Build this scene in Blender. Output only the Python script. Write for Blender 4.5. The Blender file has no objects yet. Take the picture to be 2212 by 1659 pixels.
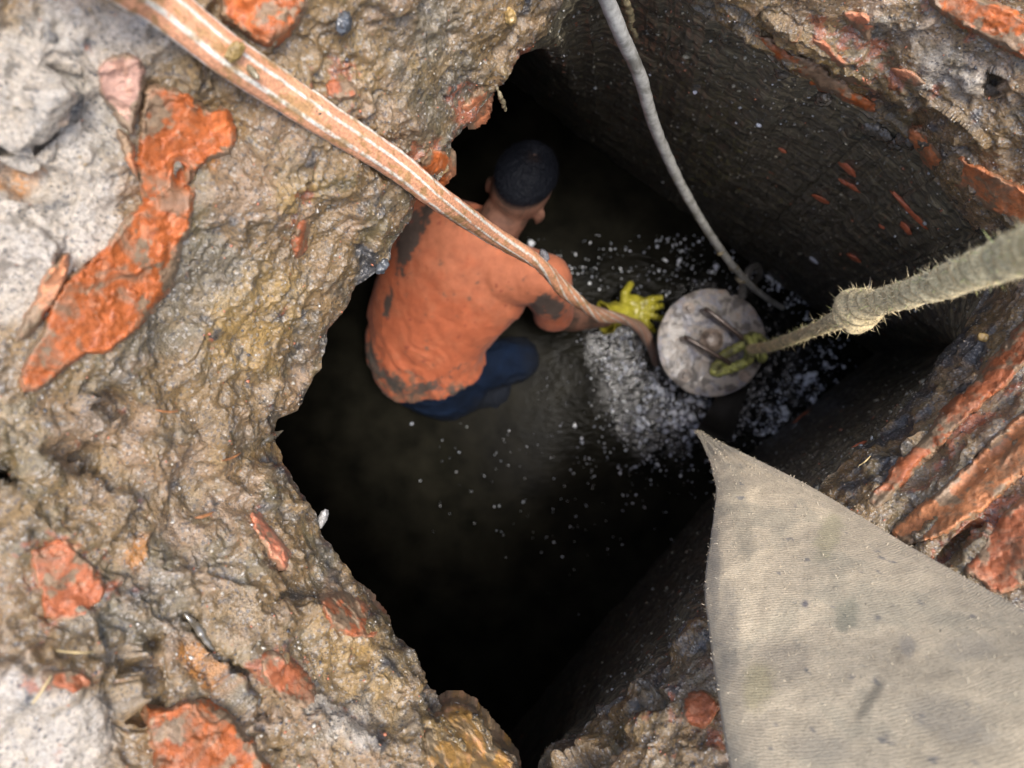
import bpy, bmesh, math, random
import numpy as np
from mathutils import Vector, Matrix
from mathutils.geometry import tessellate_polygon

# ------------------------------------------------------------------ camera, sky, sun, exposure
SC = bpy.context.scene
COL = SC.collection
ZC = 2.15                       # height of the camera above the water, looking straight down
F = 2212 / 36.0 * 25.0
cam_d = bpy.data.cameras.new('camera')
cam = bpy.data.objects.new('camera', cam_d)
COL.objects.link(cam)
cam.location = (0, 0, ZC)
cam.rotation_euler = (0, 0, 0)
cam_d.lens = 25.0
cam_d.sensor_width = 36.0
cam_d.clip_start = 0.01
cam_d.clip_end = 500
cam_d.dof.use_dof = True
cam_d.dof.focus_distance = 1.0
cam_d.dof.aperture_fstop = 2.8
SC.camera = cam

SUN_TILT, SUN_AZ = 11.0, -5.0    # degrees from the zenith, azimuth of the side the light comes from
w = bpy.data.worlds.new('World')
SC.world = w
w.use_nodes = True
nt = w.node_tree
sky = nt.nodes.new('ShaderNodeTexSky')
sky.sky_type = 'NISHITA'
sky.sun_disc = False
sky.sun_elevation = math.radians(90 - SUN_TILT)
sky.sun_rotation = math.radians(90 - SUN_AZ)
sky.dust_density = 4.0
nt.links.new(sky.outputs[0], nt.nodes['Background'].inputs[0])
nt.nodes['Background'].inputs[1].default_value = 0.15
sl = bpy.data.lights.new('sun', 'SUN')
sl.energy = 1.5
sl.angle = math.radians(18)
sl.color = (1.0, 0.97, 0.93)
so = bpy.data.objects.new('sun', sl)
COL.objects.link(so)
dirn = Vector((math.sin(math.radians(SUN_TILT)) * math.cos(math.radians(SUN_AZ)),
               math.sin(math.radians(SUN_TILT)) * math.sin(math.radians(SUN_AZ)),
               math.cos(math.radians(SUN_TILT))))
so.rotation_euler = dirn.to_track_quat('Z', 'Y').to_euler()
SC.view_settings.view_transform = 'Standard'
SC.view_settings.look = 'None'
SC.view_settings.gamma = 1
SC.view_settings.use_curve_mapping = False
SC.view_settings.exposure = 1.22

rng = np.random.default_rng(7)
random.seed(7)


def P(u, v, d):
    return Vector(((u - 1106) / F * d, (829.5 - v) / F * d, ZC - d))


def Pn(u, v, d):
    return np.stack([(u - 1106) / F * d, (829.5 - v) / F * d, ZC - d], -1)


# ------------------------------------------------------------------ noise
_perm = rng.permutation(4096).astype(np.int64)
_grad = rng.normal(size=(4096, 3)).astype(np.float32)
_grad /= np.linalg.norm(_grad, axis=1, keepdims=True)


def perlin(p):
    p = np.asarray(p, dtype=np.float32)
    i = np.floor(p).astype(np.int64)
    f = p - i
    s = f * f * f * (f * (f * 6 - 15) + 10)
    out = None
    res = np.zeros(p.shape[:-1], np.float32)
    for dx in (0, 1):
        wx = s[..., 0] if dx else 1 - s[..., 0]
        hx = _perm[(i[..., 0] + dx) & 4095]
        for dy in (0, 1):
            wy = s[..., 1] if dy else 1 - s[..., 1]
            hy = _perm[(hx + i[..., 1] + dy) & 4095]
            for dz in (0, 1):
                wz = s[..., 2] if dz else 1 - s[..., 2]
                h = _perm[(hy + i[..., 2] + dz) & 4095]
                g = _grad[h]
                res += wx * wy * wz * (g[..., 0] * (f[..., 0] - dx) + g[..., 1] * (f[..., 1] - dy) + g[..., 2] * (f[..., 2] - dz))
    return res * 1.6


def fbm(p, scale, octv, off=0.0, gain=0.5):
    a, t, r = 1.0, 0.0, 0
    q = p * scale + off
    for _ in range(octv):
        r = r + a * perlin(q)
        t += a
        a *= gain
        q = q * 2.03 + 17.3
    return r / t


def ridged(p, scale, octv, off=0.0):
    a, t, r = 1.0, 0.0, 0
    q = p * scale + off
    for _ in range(octv):
        r = r + a * (1 - np.abs(perlin(q)) * 2)
        t += a
        a *= 0.5
        q = q * 2.1 + 9.1
    return r / t


def sstep(a, b, x):
    t = np.clip((x - a) / (b - a), 0, 1)
    return t * t * (3 - 2 * t)


# ------------------------------------------------------------------ object helpers
def tag(o, label=None, cat=None, group=None, kind=None):
    if label: o['label'] = label
    if cat: o['category'] = cat
    if group: o['group'] = group
    if kind: o['kind'] = kind
    return o


def link(name, me, mat=None, parent=None, smooth=True):
    o = bpy.data.objects.new(name, me)
    COL.objects.link(o)
    if mat is not None and len(me.materials) == 0:
        me.materials.append(mat)
    if smooth and len(me.polygons):
        me.polygons.foreach_set('use_smooth', np.ones(len(me.polygons), bool))
    if parent is not None:
        o.parent = parent
        o.matrix_parent_inverse = parent.matrix_basis.inverted()
    return o


def empty(name, loc):
    o = bpy.data.objects.new(name, None)
    COL.objects.link(o)
    o.location = loc
    o.empty_display_size = 0.05
    return o


def grid_mesh(name, V, wrap_u=False, wrap_v=False, colors=None, uv=None, cap=False):
    """V: (nu, nv, 3)"""
    nu, nv = V.shape[:2]
    me = bpy.data.meshes.new(name)
    idx = np.arange(nu * nv).reshape(nu, nv)
    a = idx if wrap_u else idx[:-1]
    b = np.roll(idx, -1, 0) if wrap_u else idx[1:]
    if wrap_v:
        a2, b2 = np.roll(a, -1, 1), np.roll(b, -1, 1)
    else:
        a2, b2 = a[:, 1:], b[:, 1:]
        a, b = a[:, :-1], b[:, :-1]
    q = np.stack([a, b, b2, a2], -1).reshape(-1, 4)
    nf = len(q)
    extra = []
    if cap:
        extra = [idx[0][::-1].tolist(), idx[-1].tolist()]
    ne = sum(len(e) for e in extra)
    me.vertices.add(nu * nv)
    me.vertices.foreach_set('co', V.reshape(-1).astype(np.float32))
    me.loops.add(nf * 4 + ne)
    li = q.reshape(-1)
    if extra:
        li = np.concatenate([li] + [np.array(e) for e in extra])
    me.loops.foreach_set('vertex_index', li.astype(np.int32))
    me.polygons.add(nf + len(extra))
    st = list(np.arange(nf) * 4)
    k = nf * 4
    for e in extra:
        st.append(k)
        k += len(e)
    me.polygons.foreach_set('loop_start', np.array(st, np.int32))
    me.update(calc_edges=True)
    if colors is not None:
        at = me.color_attributes.new('Col', 'FLOAT_COLOR', 'POINT')
        c = np.ones((nu * nv, 4), np.float32)
        c[:, :3] = colors.reshape(-1, 3)
        at.data.foreach_set('color', c.reshape(-1))
    if uv is not None:
        l = me.uv_layers.new(name='UVMap')
        l.data.foreach_set('uv', uv.reshape(-1, 2)[li].astype(np.float32).reshape(-1))
    return me


def raw_mesh(name, verts, faces, colors=None):
    me = bpy.data.meshes.new(name)
    me.from_pydata([tuple(v) for v in verts], [], [tuple(f) for f in faces])
    me.update()
    if colors is not None:
        at = me.color_attributes.new('Col', 'FLOAT_COLOR', 'POINT')
        c = np.ones((len(verts), 4), np.float32)
        c[:, :3] = colors
        at.data.foreach_set('color', c.reshape(-1))
    return me


def grid_normals(V, wrap_u=False):
    if wrap_u:
        du = np.roll(V, -1, 0) - np.roll(V, 1, 0)
    else:
        du = np.gradient(V, axis=0)
    dv = np.gradient(V, axis=1)
    n = np.cross(du, dv)
    return n / (np.linalg.norm(n, axis=-1, keepdims=True) + 1e-9)


def catmull(pts, n):
    pts = np.array(pts, float)
    m = len(pts)
    seg = np.linalg.norm(np.diff(pts[:, :3], axis=0), axis=1)
    t = np.concatenate([[0], np.cumsum(seg)])
    T = np.linspace(0, t[-1], n)
    out = np.zeros((n, pts.shape[1]))
    i = np.clip(np.searchsorted(t, T, side='right') - 1, 0, m - 2)
    s = ((T - t[i]) / (t[i + 1] - t[i]))[:, None]
    p0, p1, p2, p3 = pts[np.maximum(i - 1, 0)], pts[i], pts[i + 1], pts[np.minimum(i + 2, m - 1)]
    return 0.5 * (2 * p1 + (p2 - p0) * s + (2 * p0 - 5 * p1 + 4 * p2 - p3) * s ** 2 + (3 * p1 - p0 - 3 * p2 + p3) * s ** 3)


def frames(C):
    T = np.gradient(C, axis=0)
    T /= np.linalg.norm(T, axis=1, keepdims=True)
    N = np.zeros_like(T)
    n = np.array([0, 0, 1.0]) - T[0] * T[0][2]
    if np.linalg.norm(n) < 1e-3:
        n = np.array([1.0, 0, 0]) - T[0] * T[0][0]
    n /= np.linalg.norm(n)
    for i in range(len(T)):
        n = n - T[i] * np.dot(n, T[i])
        n /= np.linalg.norm(n)
        N[i] = n
    return T, N, np.cross(T, N)


def tube(C, R, nseg=24, prof=None, twist=None):
    """C (n,3) centres, R (n,) radii, prof(angle)->radius factor; returns (n,nseg,3)"""
    C = np.array(C, float)
    T, N, B = frames(C)
    R = np.broadcast_to(np.array(R, float), (len(C),))
    a = np.linspace(0, 2 * np.pi, nseg, endpoint=False)
    f = np.ones(nseg) if prof is None else prof(a)
    V = np.zeros((len(C), nseg, 3))
    for i in range(len(C)):
        aa = a + (twist[i] if twist is not None else 0)
        V[i] = C[i] + R[i] * f[:, None] * (np.cos(aa)[:, None] * N[i] + np.sin(aa)[:, None] * B[i])
    return V


# ------------------------------------------------------------------ materials
def mat(name):
    m = bpy.data.materials.new(name)
    m.use_nodes = True
    n = m.node_tree
    return m, n, n.nodes['Principled BSDF'], n.links


def node(n, kind, **kw):
    x = n.nodes.new(kind)
    for k, v in kw.items():
        if k.startswith('i_'):
            x.inputs[k[2:].replace('_', ' ')].default_value = v
        else:
            setattr(x, k, v)
    return x


def noise(n, scale, detail=4, rough=0.6, vec=None, dist=0.0):
    x = n.nodes.new('ShaderNodeTexNoise')
    x.inputs['Scale'].default_value = scale
    x.inputs['Detail'].default_value = detail
    x.inputs['Roughness'].default_value = rough
    x.inputs['Distortion'].default_value = dist
    if vec is not None:
        n.links.new(vec, x.inputs['Vector'])
    return x


def ramp(n, fac, stops):
    r = n.nodes.new('ShaderNodeValToRGB')
    el = r.color_ramp.elements
    while len(el) < len(stops):
        el.new(0.5)
    for e, (p, c) in zip(el, stops):
        e.position = p
        e.color = (*c, 1) if len(c) == 3 else c
    n.links.new(fac, r.inputs[0])
    return r


def mix(n, fac, a, b, mode='MIX'):
    x = n.nodes.new('ShaderNodeMix')
    x.data_type = 'RGBA'
    x.blend_type = mode
    for s, v in (('Factor', fac), ('A', a), ('B', b)):
        inp = [i for i in x.inputs if i.name == s and (i.type == 'RGBA' or s == 'Factor' and i.type == 'VALUE')][0]
        if isinstance(v, (int, float)):
            inp.default_value = v
        elif isinstance(v, tuple):
            inp.default_value = (*v, 1)
        else:
            n.links.new(v, inp)
    return [o for o in x.outputs if o.type == 'RGBA'][0]


def mrange(n, v, a, b, c, d):
    x = n.nodes.new('ShaderNodeMapRange')
    n.links.new(v, x.inputs['Value'])
    for k, val in zip(('From Min', 'From Max', 'To Min', 'To Max'), (a, b, c, d)):
        x.inputs[k].default_value = val
    return x.outputs[0]


def bump(n, h, strength, dist, prev=None):
    b = n.nodes.new('ShaderNodeBump')
    b.inputs['Strength'].default_value = strength
    b.inputs['Distance'].default_value = dist
    n.links.new(h, b.inputs['Height'])
    if prev is not None:
        n.links.new(prev, b.inputs['Normal'])
    return b.outputs[0]


def geo_pos(n):
    return n.nodes.new('ShaderNodeNewGeometry').outputs['Position']


def mud_material(name='wet_mud', rough=(0.22, 0.62), wet=0.5, fine=1.0):
    m, n, p, L = mat(name)
    pos = geo_pos(n)
    at = node(n, 'ShaderNodeVertexColor', layer_name='Col')
    n1 = noise(n, 260, 5, 0.75, pos)
    n2 = noise(n, 700, 3, 0.7, pos)
    tone = ramp(n, n1.outputs[0], [(0.28, (0.42, 0.41, 0.42)), (0.5, (0.95, 0.95, 0.95)), (0.72, (1.6, 1.52, 1.4))])
    c = mix(n, 1.0, at.outputs[0], tone.outputs[0], 'MULTIPLY')
    v = n.nodes.new('ShaderNodeTexVoronoi')
    v.inputs['Scale'].default_value = 330
    L.new(pos, v.inputs['Vector'])
    # grains of sand: some pale, some orange, some dark
    sep = n.nodes.new('ShaderNodeSeparateColor')
    L.new(v.outputs['Color'], sep.inputs[0])
    pale = mrange(n, sep.outputs[0], 0.90, 0.93, 0, 0.55)
    c = mix(n, pale, c, (0.46, 0.42, 0.36))
    dark = mrange(n, sep.outputs[1], 0.9, 0.93, 0, 0.6)
    c = mix(n, dark, c, (0.035, 0.036, 0.042))
    L.new(c, p.inputs['Base Color'])
    r = mrange(n, n1.outputs[0], 0.35, 0.68, rough[0], rough[1])
    L.new(r, p.inputs['Roughness'])
    p.inputs['IOR'].default_value = 1.45
    b = bump(n, n1.outputs[0], 0.8 * fine, 0.0045)
    b = bump(n, v.outputs['Distance'], 0.5 * fine, 0.0015, b)
    b = bump(n, n2.outputs[0], 0.7 * fine, 0.0020, b)
    L.new(b, p.inputs['Normal'])
    nw = noise(n, 22, 4, 0.65, pos)
    L.new(mrange(n, nw.outputs[0], 0.34, 0.52, 0.25, 1.0), p.inputs['Coat Weight'])
    p.inputs['Coat Roughness'].default_value = 0.05
    p.inputs['Coat IOR'].default_value = 1.75
    n3 = noise(n, 150, 3, 0.55, pos)
    b2 = bump(n, n3.outputs[0], 0.6, 0.004)
    b2 = bump(n, n1.outputs[0], 0.6, 0.003, b2)
    b2 = bump(n, v.outputs['Distance'], 0.5, 0.0015, b2)
    L.new(b2, p.inputs['Coat Normal'])
    return m


M_MUD = mud_material()


def wall_material():
    m, n, p, L = mat('pit_wall_slime')
    uv = n.nodes.new('ShaderNodeUVMap').outputs[0]
    mp = node(n, 'ShaderNodeMapping')
    mp.inputs['Scale'].default_value = (1.0, 12.0, 1.0)
    L.new(uv, mp.inputs[0])
    mp2 = node(n, 'ShaderNodeMapping')
    mp2.inputs['Scale'].default_value = (1.0, 3.2, 1.0)
    L.new(uv, mp2.inputs[0])
    s = noise(n, 9, 7, 0.75, mp.outputs[0])
    g = noise(n, 60, 5, 0.7, uv)
    c = ramp(n, s.outputs[0], [(0.32, (0.014, 0.014, 0.012)), (0.48, (0.055, 0.048, 0.030)), (0.66, (0.17, 0.145, 0.09))]).outputs[0]
    at = node(n, 'ShaderNodeVertexColor', layer_name='Col')
    c = mix(n, 1.0, c, at.outputs[0], 'MULTIPLY')
    # bare brick showing through the slime as small elongated flecks
    v = n.nodes.new('ShaderNodeTexVoronoi')
    v.inputs['Scale'].default_value = 24
    v.inputs['Randomness'].default_value = 1
    L.new(mp2.outputs[0], v.inputs['Vector'])
    sep = n.nodes.new('ShaderNodeSeparateColor')
    L.new(v.outputs['Color'], sep.inputs[0])
    dn = n.nodes.new('ShaderNodeMath')
    dn.operation = 'ADD'
    L.new(v.outputs['Distance'], dn.inputs[0])
    wn = noise(n, 70, 3, 0.6, uv)
    L.new(mrange(n, wn.outputs[0], 0, 1, -0.18, 0.18), dn.inputs[1])
    near = mrange(n, dn.outputs[0], 0.16, 0.22, 1, 0)
    sel = mrange(n, sep.outputs[0], 0.935, 0.94, 0, 1)
    mul = n.nodes.new('ShaderNodeMath')
    mul.operation = 'MULTIPLY'
    L.new(near, mul.inputs[0])
    L.new(sel, mul.inputs[1])
    c = mix(n, mul.outputs[0], c, (0.34, 0.095, 0.04))
    v2 = n.nodes.new('ShaderNodeTexVoronoi')
    v2.inputs['Scale'].default_value = 75
    L.new(mp2.outputs[0], v2.inputs['Vector'])
    sep2 = n.nodes.new('ShaderNodeSeparateColor')
    L.new(v2.outputs['Color'], sep2.inputs[0])
    m2 = n.nodes.new('ShaderNodeMath')
    m2.operation = 'MULTIPLY'
    L.new(mrange(n, v2.outputs['Distance'], 0.16, 0.24, 1, 0), m2.inputs[0])
    L.new(mrange(n, sep2.outputs[1], 0.86, 0.9, 0, 0.7), m2.inputs[1])
    c = mix(n, m2.outputs[0], c, (0.25, 0.22, 0.15))
    L.new(c, p.inputs['Base Color'])
    L.new(mrange(n, g.outputs[0], 0.3, 0.7, 0.3, 0.7), p.inputs['Roughness'])
    p.inputs['Coat Weight'].default_value = 0.5
    p.inputs['Coat Roughness'].default_value = 0.12
    b = bump(n, s.outputs[0], 0.9, 0.016)
    b = bump(n, g.outputs[0], 0.6, 0.006, b)
    L.new(b, p.inputs['Normal'])
    return m


def brick_material():
    m, n, p, L = mat('wet_brick')
    pos = geo_pos(n)
    at = node(n, 'ShaderNodeVertexColor', layer_name='Col')
    n1 = noise(n, 120, 6, 0.7, pos)
    n2 = noise(n, 520, 3, 0.7, pos)
    n4 = noise(n, 28, 5, 0.65, pos, 0.6)
    tone = ramp(n, n1.outputs[0], [(0.3, (0.55, 0.5, 0.48)), (0.5, (1, 1, 1)), (0.7, (1.3, 1.25, 1.2))])
    c = mix(n, 1.0, at.outputs[0], tone.outputs[0], 'MULTIPLY')
    smear = mrange(n, n4.outputs[0], 0.50, 0.64, 0, 0.7)
    c = mix(n, smear, c, (0.17, 0.13, 0.08))
    pitn = mrange(n, n2.outputs[0], 0.62, 0.7, 0, 0.7)
    c = mix(n, pitn, c, (0.10, 0.05, 0.035))
    L.new(c, p.inputs['Base Color'])
    L.new(mrange(n, n1.outputs[0], 0.3, 0.7, 0.35, 0.7), p.inputs['Roughness'])
    b = bump(n, n1.outputs[0], 0.5, 0.004)
    b = bump(n, n2.outputs[0], 0.5, 0.0012, b)
    L.new(b, p.inputs['Normal'])
    p.inputs['Coat Weight'].default_value = 0.12
    p.inputs['Coat Roughness'].default_value = 0.2
    return m


M_BRICK = brick_material()
M_WALL = wall_material()


def water_material():
    m, n, p, L = mat('black_sewage_water')
    pos = geo_pos(n)
    p.inputs['Base Color'].default_value = (0.009, 0.009, 0.007, 1)
    p.inputs['IOR'].default_value = 1.40
    n0 = noise(n, 10, 4, 0.6, pos)
    col = ramp(n, n0.outputs[0], [(0.3, (0.004, 0.004, 0.003)), (0.7, (0.014, 0.013, 0.009))])
    L.new(col.outputs[0], p.inputs['Base Color'])
    at = node(n, 'ShaderNodeVertexColor', layer_name='Col')
    sep = n.nodes.new('ShaderNodeSeparateColor')
    L.new(at.outputs[0], sep.inputs[0])
    mp = node(n, 'ShaderNodeMapping')
    mp.inputs['Rotation'].default_value = (0, 0, math.radians(-55))
    mp.inputs['Scale'].default_value = (1.0, 1.9, 1.0)
    L.new(pos, mp.inputs[0])
    v = n.nodes.new('ShaderNodeTexVoronoi')
    v.feature = 'SMOOTH_F1'
    v.inputs['Scale'].default_value = 30
    v.inputs['Smoothness'].default_value = 0.35
    L.new(mp.outputs[0], v.inputs['Vector'])
    n1 = noise(n, 36, 3, 0.55, mp.outputs[0])
    n2 = noise(n, 14, 2, 0.5, pos)
    # gloss painted low on still water to dim sky reflection, high round the pump
    L.new(mrange(n, sep.outputs[0], 0.02, 0.35, 0.18, 0.03), p.inputs['Roughness'])
    L.new(mrange(n, sep.outputs[0], 0.25, 0.8, 0.02, 1.0), p.inputs['Specular IOR Level'])
    h1 = n.nodes.new('ShaderNodeMath'); h1.operation = 'MULTIPLY'
    L.new(v.outputs[0], h1.inputs[0]); L.new(sep.outputs[0], h1.inputs[1])
    h2 = n.nodes.new('ShaderNodeMath'); h2.operation = 'MULTIPLY'
    L.new(n1.outputs[0], h2.inputs[0]); L.new(sep.outputs[0], h2.inputs[1])
    b = bump(n, h1.outputs[0], 1.0, 0.0090)
    b = bump(n, h2.outputs[0], 1.0, 0.0170, b)
    b = bump(n, n2.outputs[0], 0.1, 0.004, b)
    L.new(b, p.inputs['Normal'])
    L.new(mrange(n, sep.outputs[0], 0.3, 0.7, 0.0, 1.0), p.inputs['Coat Weight'])
    p.inputs['Coat Roughness'].default_value = 0.03
    p.inputs['Coat IOR'].default_value = 1.7
    L.new(b, p.inputs['Coat Normal'])
    return m


def simple(name, col, rough=0.6, nscale=60, var=0.35, bstr=0.4, bdist=0.003, coat=0.0, metal=0.0, col2=None, th=(0.45, 0.6), spec=0.5):
    m, n, p, L = mat(name)
    tc = n.nodes.new('ShaderNodeTexCoord').outputs['Object']
    n1 = noise(n, nscale, 5, 0.65, tc)
    lo = tuple(c * (1 - var) for c in col)
    hi = tuple(min(1, c * (1 + var)) for c in col)
    c = ramp(n, n1.outputs[0], [(0.3, lo), (0.7, hi)]).outputs[0]
    if col2:
        n2 = noise(n, nscale * 0.25, 5, 0.7, tc, 0.5)
        c = mix(n, mrange(n, n2.outputs[0], th[0], th[1], 0, 1), c, col2)
    L.new(c, p.inputs['Base Color'])
    p.inputs['Roughness'].default_value = rough
    p.inputs['Metallic'].default_value = metal
    p.inputs['Coat Weight'].default_value = coat
    p.inputs['Coat Roughness'].default_value = 0.15
    p.inputs['Specular IOR Level'].default_value = spec
    L.new(bump(n, n1.outputs[0], bstr, bdist), p.inputs['Normal'])
    return m


# ------------------------------------------------------------------ the mouth of the pit
LIP = [(1215, 0), (1200, 40), (1165, 90), (1130, 120), (1092, 178), (1072, 205), (1020, 260), (975, 310), (970, 370),
       (900, 430), (880, 470), (850, 530), (843, 560), (800, 600), (762, 635), (735, 680), (710, 720), (700, 760),
       (690, 790), (655, 850), (640, 885), (606, 908), (600, 940), (607, 1000), (640, 1058), (682, 1105), (702, 1150),
       (742, 1210), (790, 1270), (830, 1340), (870, 1385), (910, 1430), (940, 1500), (955, 1524), (985, 1514),
       (1020, 1532), (1060, 1590), (1108, 1638), (1136, 1670), (1150, 1690), (1168, 1652), (1190, 1615), (1240, 1602),
       (1270, 1560), (1330, 1512), (1372, 1490), (1430, 1430), (1482, 1350), (1530, 1300), (1600, 1225), (1700, 1120),
       (1788, 1023), (1870, 960), (1956, 876), (2010, 810), (2047, 764), (2082, 704), (2138, 620), (2200, 560),
       (2160, 520), (2089, 490), (2040, 420), (1956, 300), (1900, 262), (1875, 250), (1788, 196), (1683, 140), (1585, 73),
       (1518, 28), (1475, 0), (1400, -55), (1300, -70), (1225, -45)]
LIPA = np.array(LIP, float)
CU, CV = 1330.0, 800.0
_a = np.arctan2(LIPA[:, 1] - CV, LIPA[:, 0] - CU)
_r = np.hypot(LIPA[:, 1] - CV, LIPA[:, 0] - CU)
_o = np.argsort(_a)
_a, _r = _a[_o], _r[_o]
_aa = np.concatenate([_a - 2 * np.pi, _a, _a + 2 * np.pi])
_rr = np.concatenate([_r, _r, _r])


def r_lip(th):
    return np.interp(th, _aa, _rr)


_ths = np.linspace(-np.pi, np.pi, 1441)[:-1]
_rl = r_lip(_ths)
_k = np.exp(-0.5 * (np.arange(-60, 61) / 16.0) ** 2)
_k /= _k.sum()
_rsm = np.convolve(np.concatenate([_rl[-60:], _rl, _rl[:60]]), _k, 'valid')


def r_smooth(th):
    return np.interp(th, np.concatenate([_ths - 2 * np.pi, _ths, _ths + 2 * np.pi]), np.tile(_rsm, 3))


# broad forms of the broken masonry: (u, v, radius_u, radius_v, angle deg, height toward the viewer in metres)
FORMS = [
    (255, 880, 60, 26, 30, -0.045), (170, 1000, 70, 30, 20, -0.04), (30, 1020, 60, 26, 20, -0.03),
    (620, 985, 60, 30, 10, -0.02), (430, 960, 120, 60, -20, 0.02), (350, 1000, 70, 40, 60, 0.02),
    (640, 1270, 60, 20, -30, -0.035), (560, 1180, 90, 50, 50, 0.03), (500, 1110, 60, 60, 0, -0.012),
    (310, 1480, 34, 60, 0, -0.022), (330, 1390, 22, 34, 30, -0.03), (430, 1370, 90, 22, 50, -0.02), (540, 1510, 110, 24, 45, -0.018),
    (600, 115, 40, 24, 20, -0.018), (650, 135, 34, 24, 0, -0.014), (390, 380, 18, 30, 0, -0.035), (60, 300, 60, 22, -30, -0.02), (130, 210, 34, 60, 0, -0.02),
    (40, 390, 80, 20, 10, -0.025), (90, 220, 60, 70, 0, 0.02), (120, 560, 120, 110, -30, 0.018), (380, 740, 60, 40, 30, -0.018),
    (470, 700, 100, 40, -60, 0.012), (850, 290, 60, 30, -40, 0.012), (700, 850, 70, 30, -60, -0.012), (560, 850, 120, 24, -20, -0.02),
    (2140, 180, 20, 18, 0, -0.035), (2060, 240, 130, 26, 35, 0.012), (1760, 90, 160, 22, 35, 0.01), (1850, 200, 220, 18, 35, -0.012),
    (2150, 980, 180, 18, -45, -0.02), (2020, 930, 180, 18, -45, 0.014), (1960, 1130, 60, 40, -40, -0.03), (2080, 1190, 80, 20, -45, -0.03),
    (820, 1420, 120, 26, 48, 0.014), (880, 1600, 60, 50, 45, 0.02), (930, 1500, 26, 50, -20, -0.03), (150, 1500, 200, 120, 10, 0.015),
    (750, 1600, 150, 60, 40, 0.012), (1440, 1560, 60, 40, 0, 0.02), (1320, 1600, 60, 30, 20, -0.02), (1500, 1380, 40, 60, 30, 0.012),
    (720, 1330, 90, 40, 30, 0.02),
]


def depth_outer(u, v):
    th = np.arctan2(v - CV, u - CU)
    r = np.hypot(v - CV, u - CU)
    q = r - r_smooth(th)
    Lp = 1.0 + 0.09 * sstep(1450, 2000, u) - 0.05 * sstep(500, 0, v) * sstep(1300, 700, u)
    qq = np.maximum(q, -40)
    k = 0.36 + 0.04 * sstep(600, 0, u)
    d = Lp * (1 - k * (1 - np.exp(-qq / 520.0)) - 0.05 * (1 - np.exp(-np.maximum(qq, 0) / 60.0)))
    for (fu, fv, ru, rv, an, h) in FORMS:
        c, s = math.cos(math.radians(an)), math.sin(math.radians(an))
        du, dv = u - fu, v - fv
        e = ((du * c + dv * s) / ru) ** 2 + ((-du * s + dv * c) / rv) ** 2
        d = d - h * np.exp(-e)
    return d


# water outline of the shaft, seen at the depth of the water
WAT = np.array([(1875, 765), (1640, 590), (1440, 440), (1240, 290), (1000, 110), (760, -60), (520, 180), (360, 560), (470, 1100),
                (700, 1500), (900, 1700), (1100, 1570), (1430, 1190), (1590, 1000)], float)
_wa = np.arctan2(WAT[:, 1] - CV, WAT[:, 0] - CU)
_o = np.argsort(_wa)
_wp = WAT[_o]


def r_wat(th):
    # true intersection with polygon edges
    n = len(_wp)
    out = np.full(th.shape, 900.0)
    c, s = np.cos(th), np.sin(th)
    for i in range(n):
        a, b = _wp[i] - (CU, CV), _wp[(i + 1) % n] - (CU, CV)
        den = c * (b[1] - a[1]) - s * (b[0] - a[0])
        den = np.where(np.abs(den) < 1e-9, 1e-9, den)
        t = (a[0] * (b[1] - a[1]) - a[1] * (b[0] - a[0])) / den
        k = (a[0] * s - a[1] * c) / -den
        # point on ray: t*(c,s); param on edge
        px, py = t * c, t * s
        L2 = ((b - a) ** 2).sum()
        ke = ((px - a[0]) * (b[0] - a[0]) + (py - a[1]) * (b[1] - a[1])) / L2
        ok = (t > 0) & (ke >= -1e-6) & (ke <= 1 + 1e-6)
        out = np.where(ok, t, out)
    return out


# ---- masonry rim: outer slope
NT = 1500
TH = np.linspace(-np.pi, np.pi, NT + 1)[:-1]
NS = 420
RL = r_lip(TH)
s = np.linspace(0, 1, NS)
qmax = 1500
Q = (0.55 * s + 0.45 * s ** 2.2) * qmax
U = CU + (RL[:, None] + Q[None]) * np.cos(TH)[:, None]
Vv = CV + (RL[:, None] + Q[None]) * np.sin(TH)[:, None]
D = depth_outer(U, Vv)
O = Pn(U, Vv, D)


def ledges(p):
    a_ = fbm(p, 6.5, 5, 120.0, .5)
    b_ = fbm(p, 13, 5, 140.0, .5)
    c_ = fbm(p, 24, 4, 160.0, .5)
    lf = 1 - .45 * sstep(.25, .45, p[..., 0])
    return lf * (0.015 * (sstep(-.03, .07, a_) - .5) + 0.006 * (sstep(.04, .13, b_) - .3) - 0.007 * sstep(.11, .20, -b_) + 0.002 * (sstep(.07, .15, c_) - .3))


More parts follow.
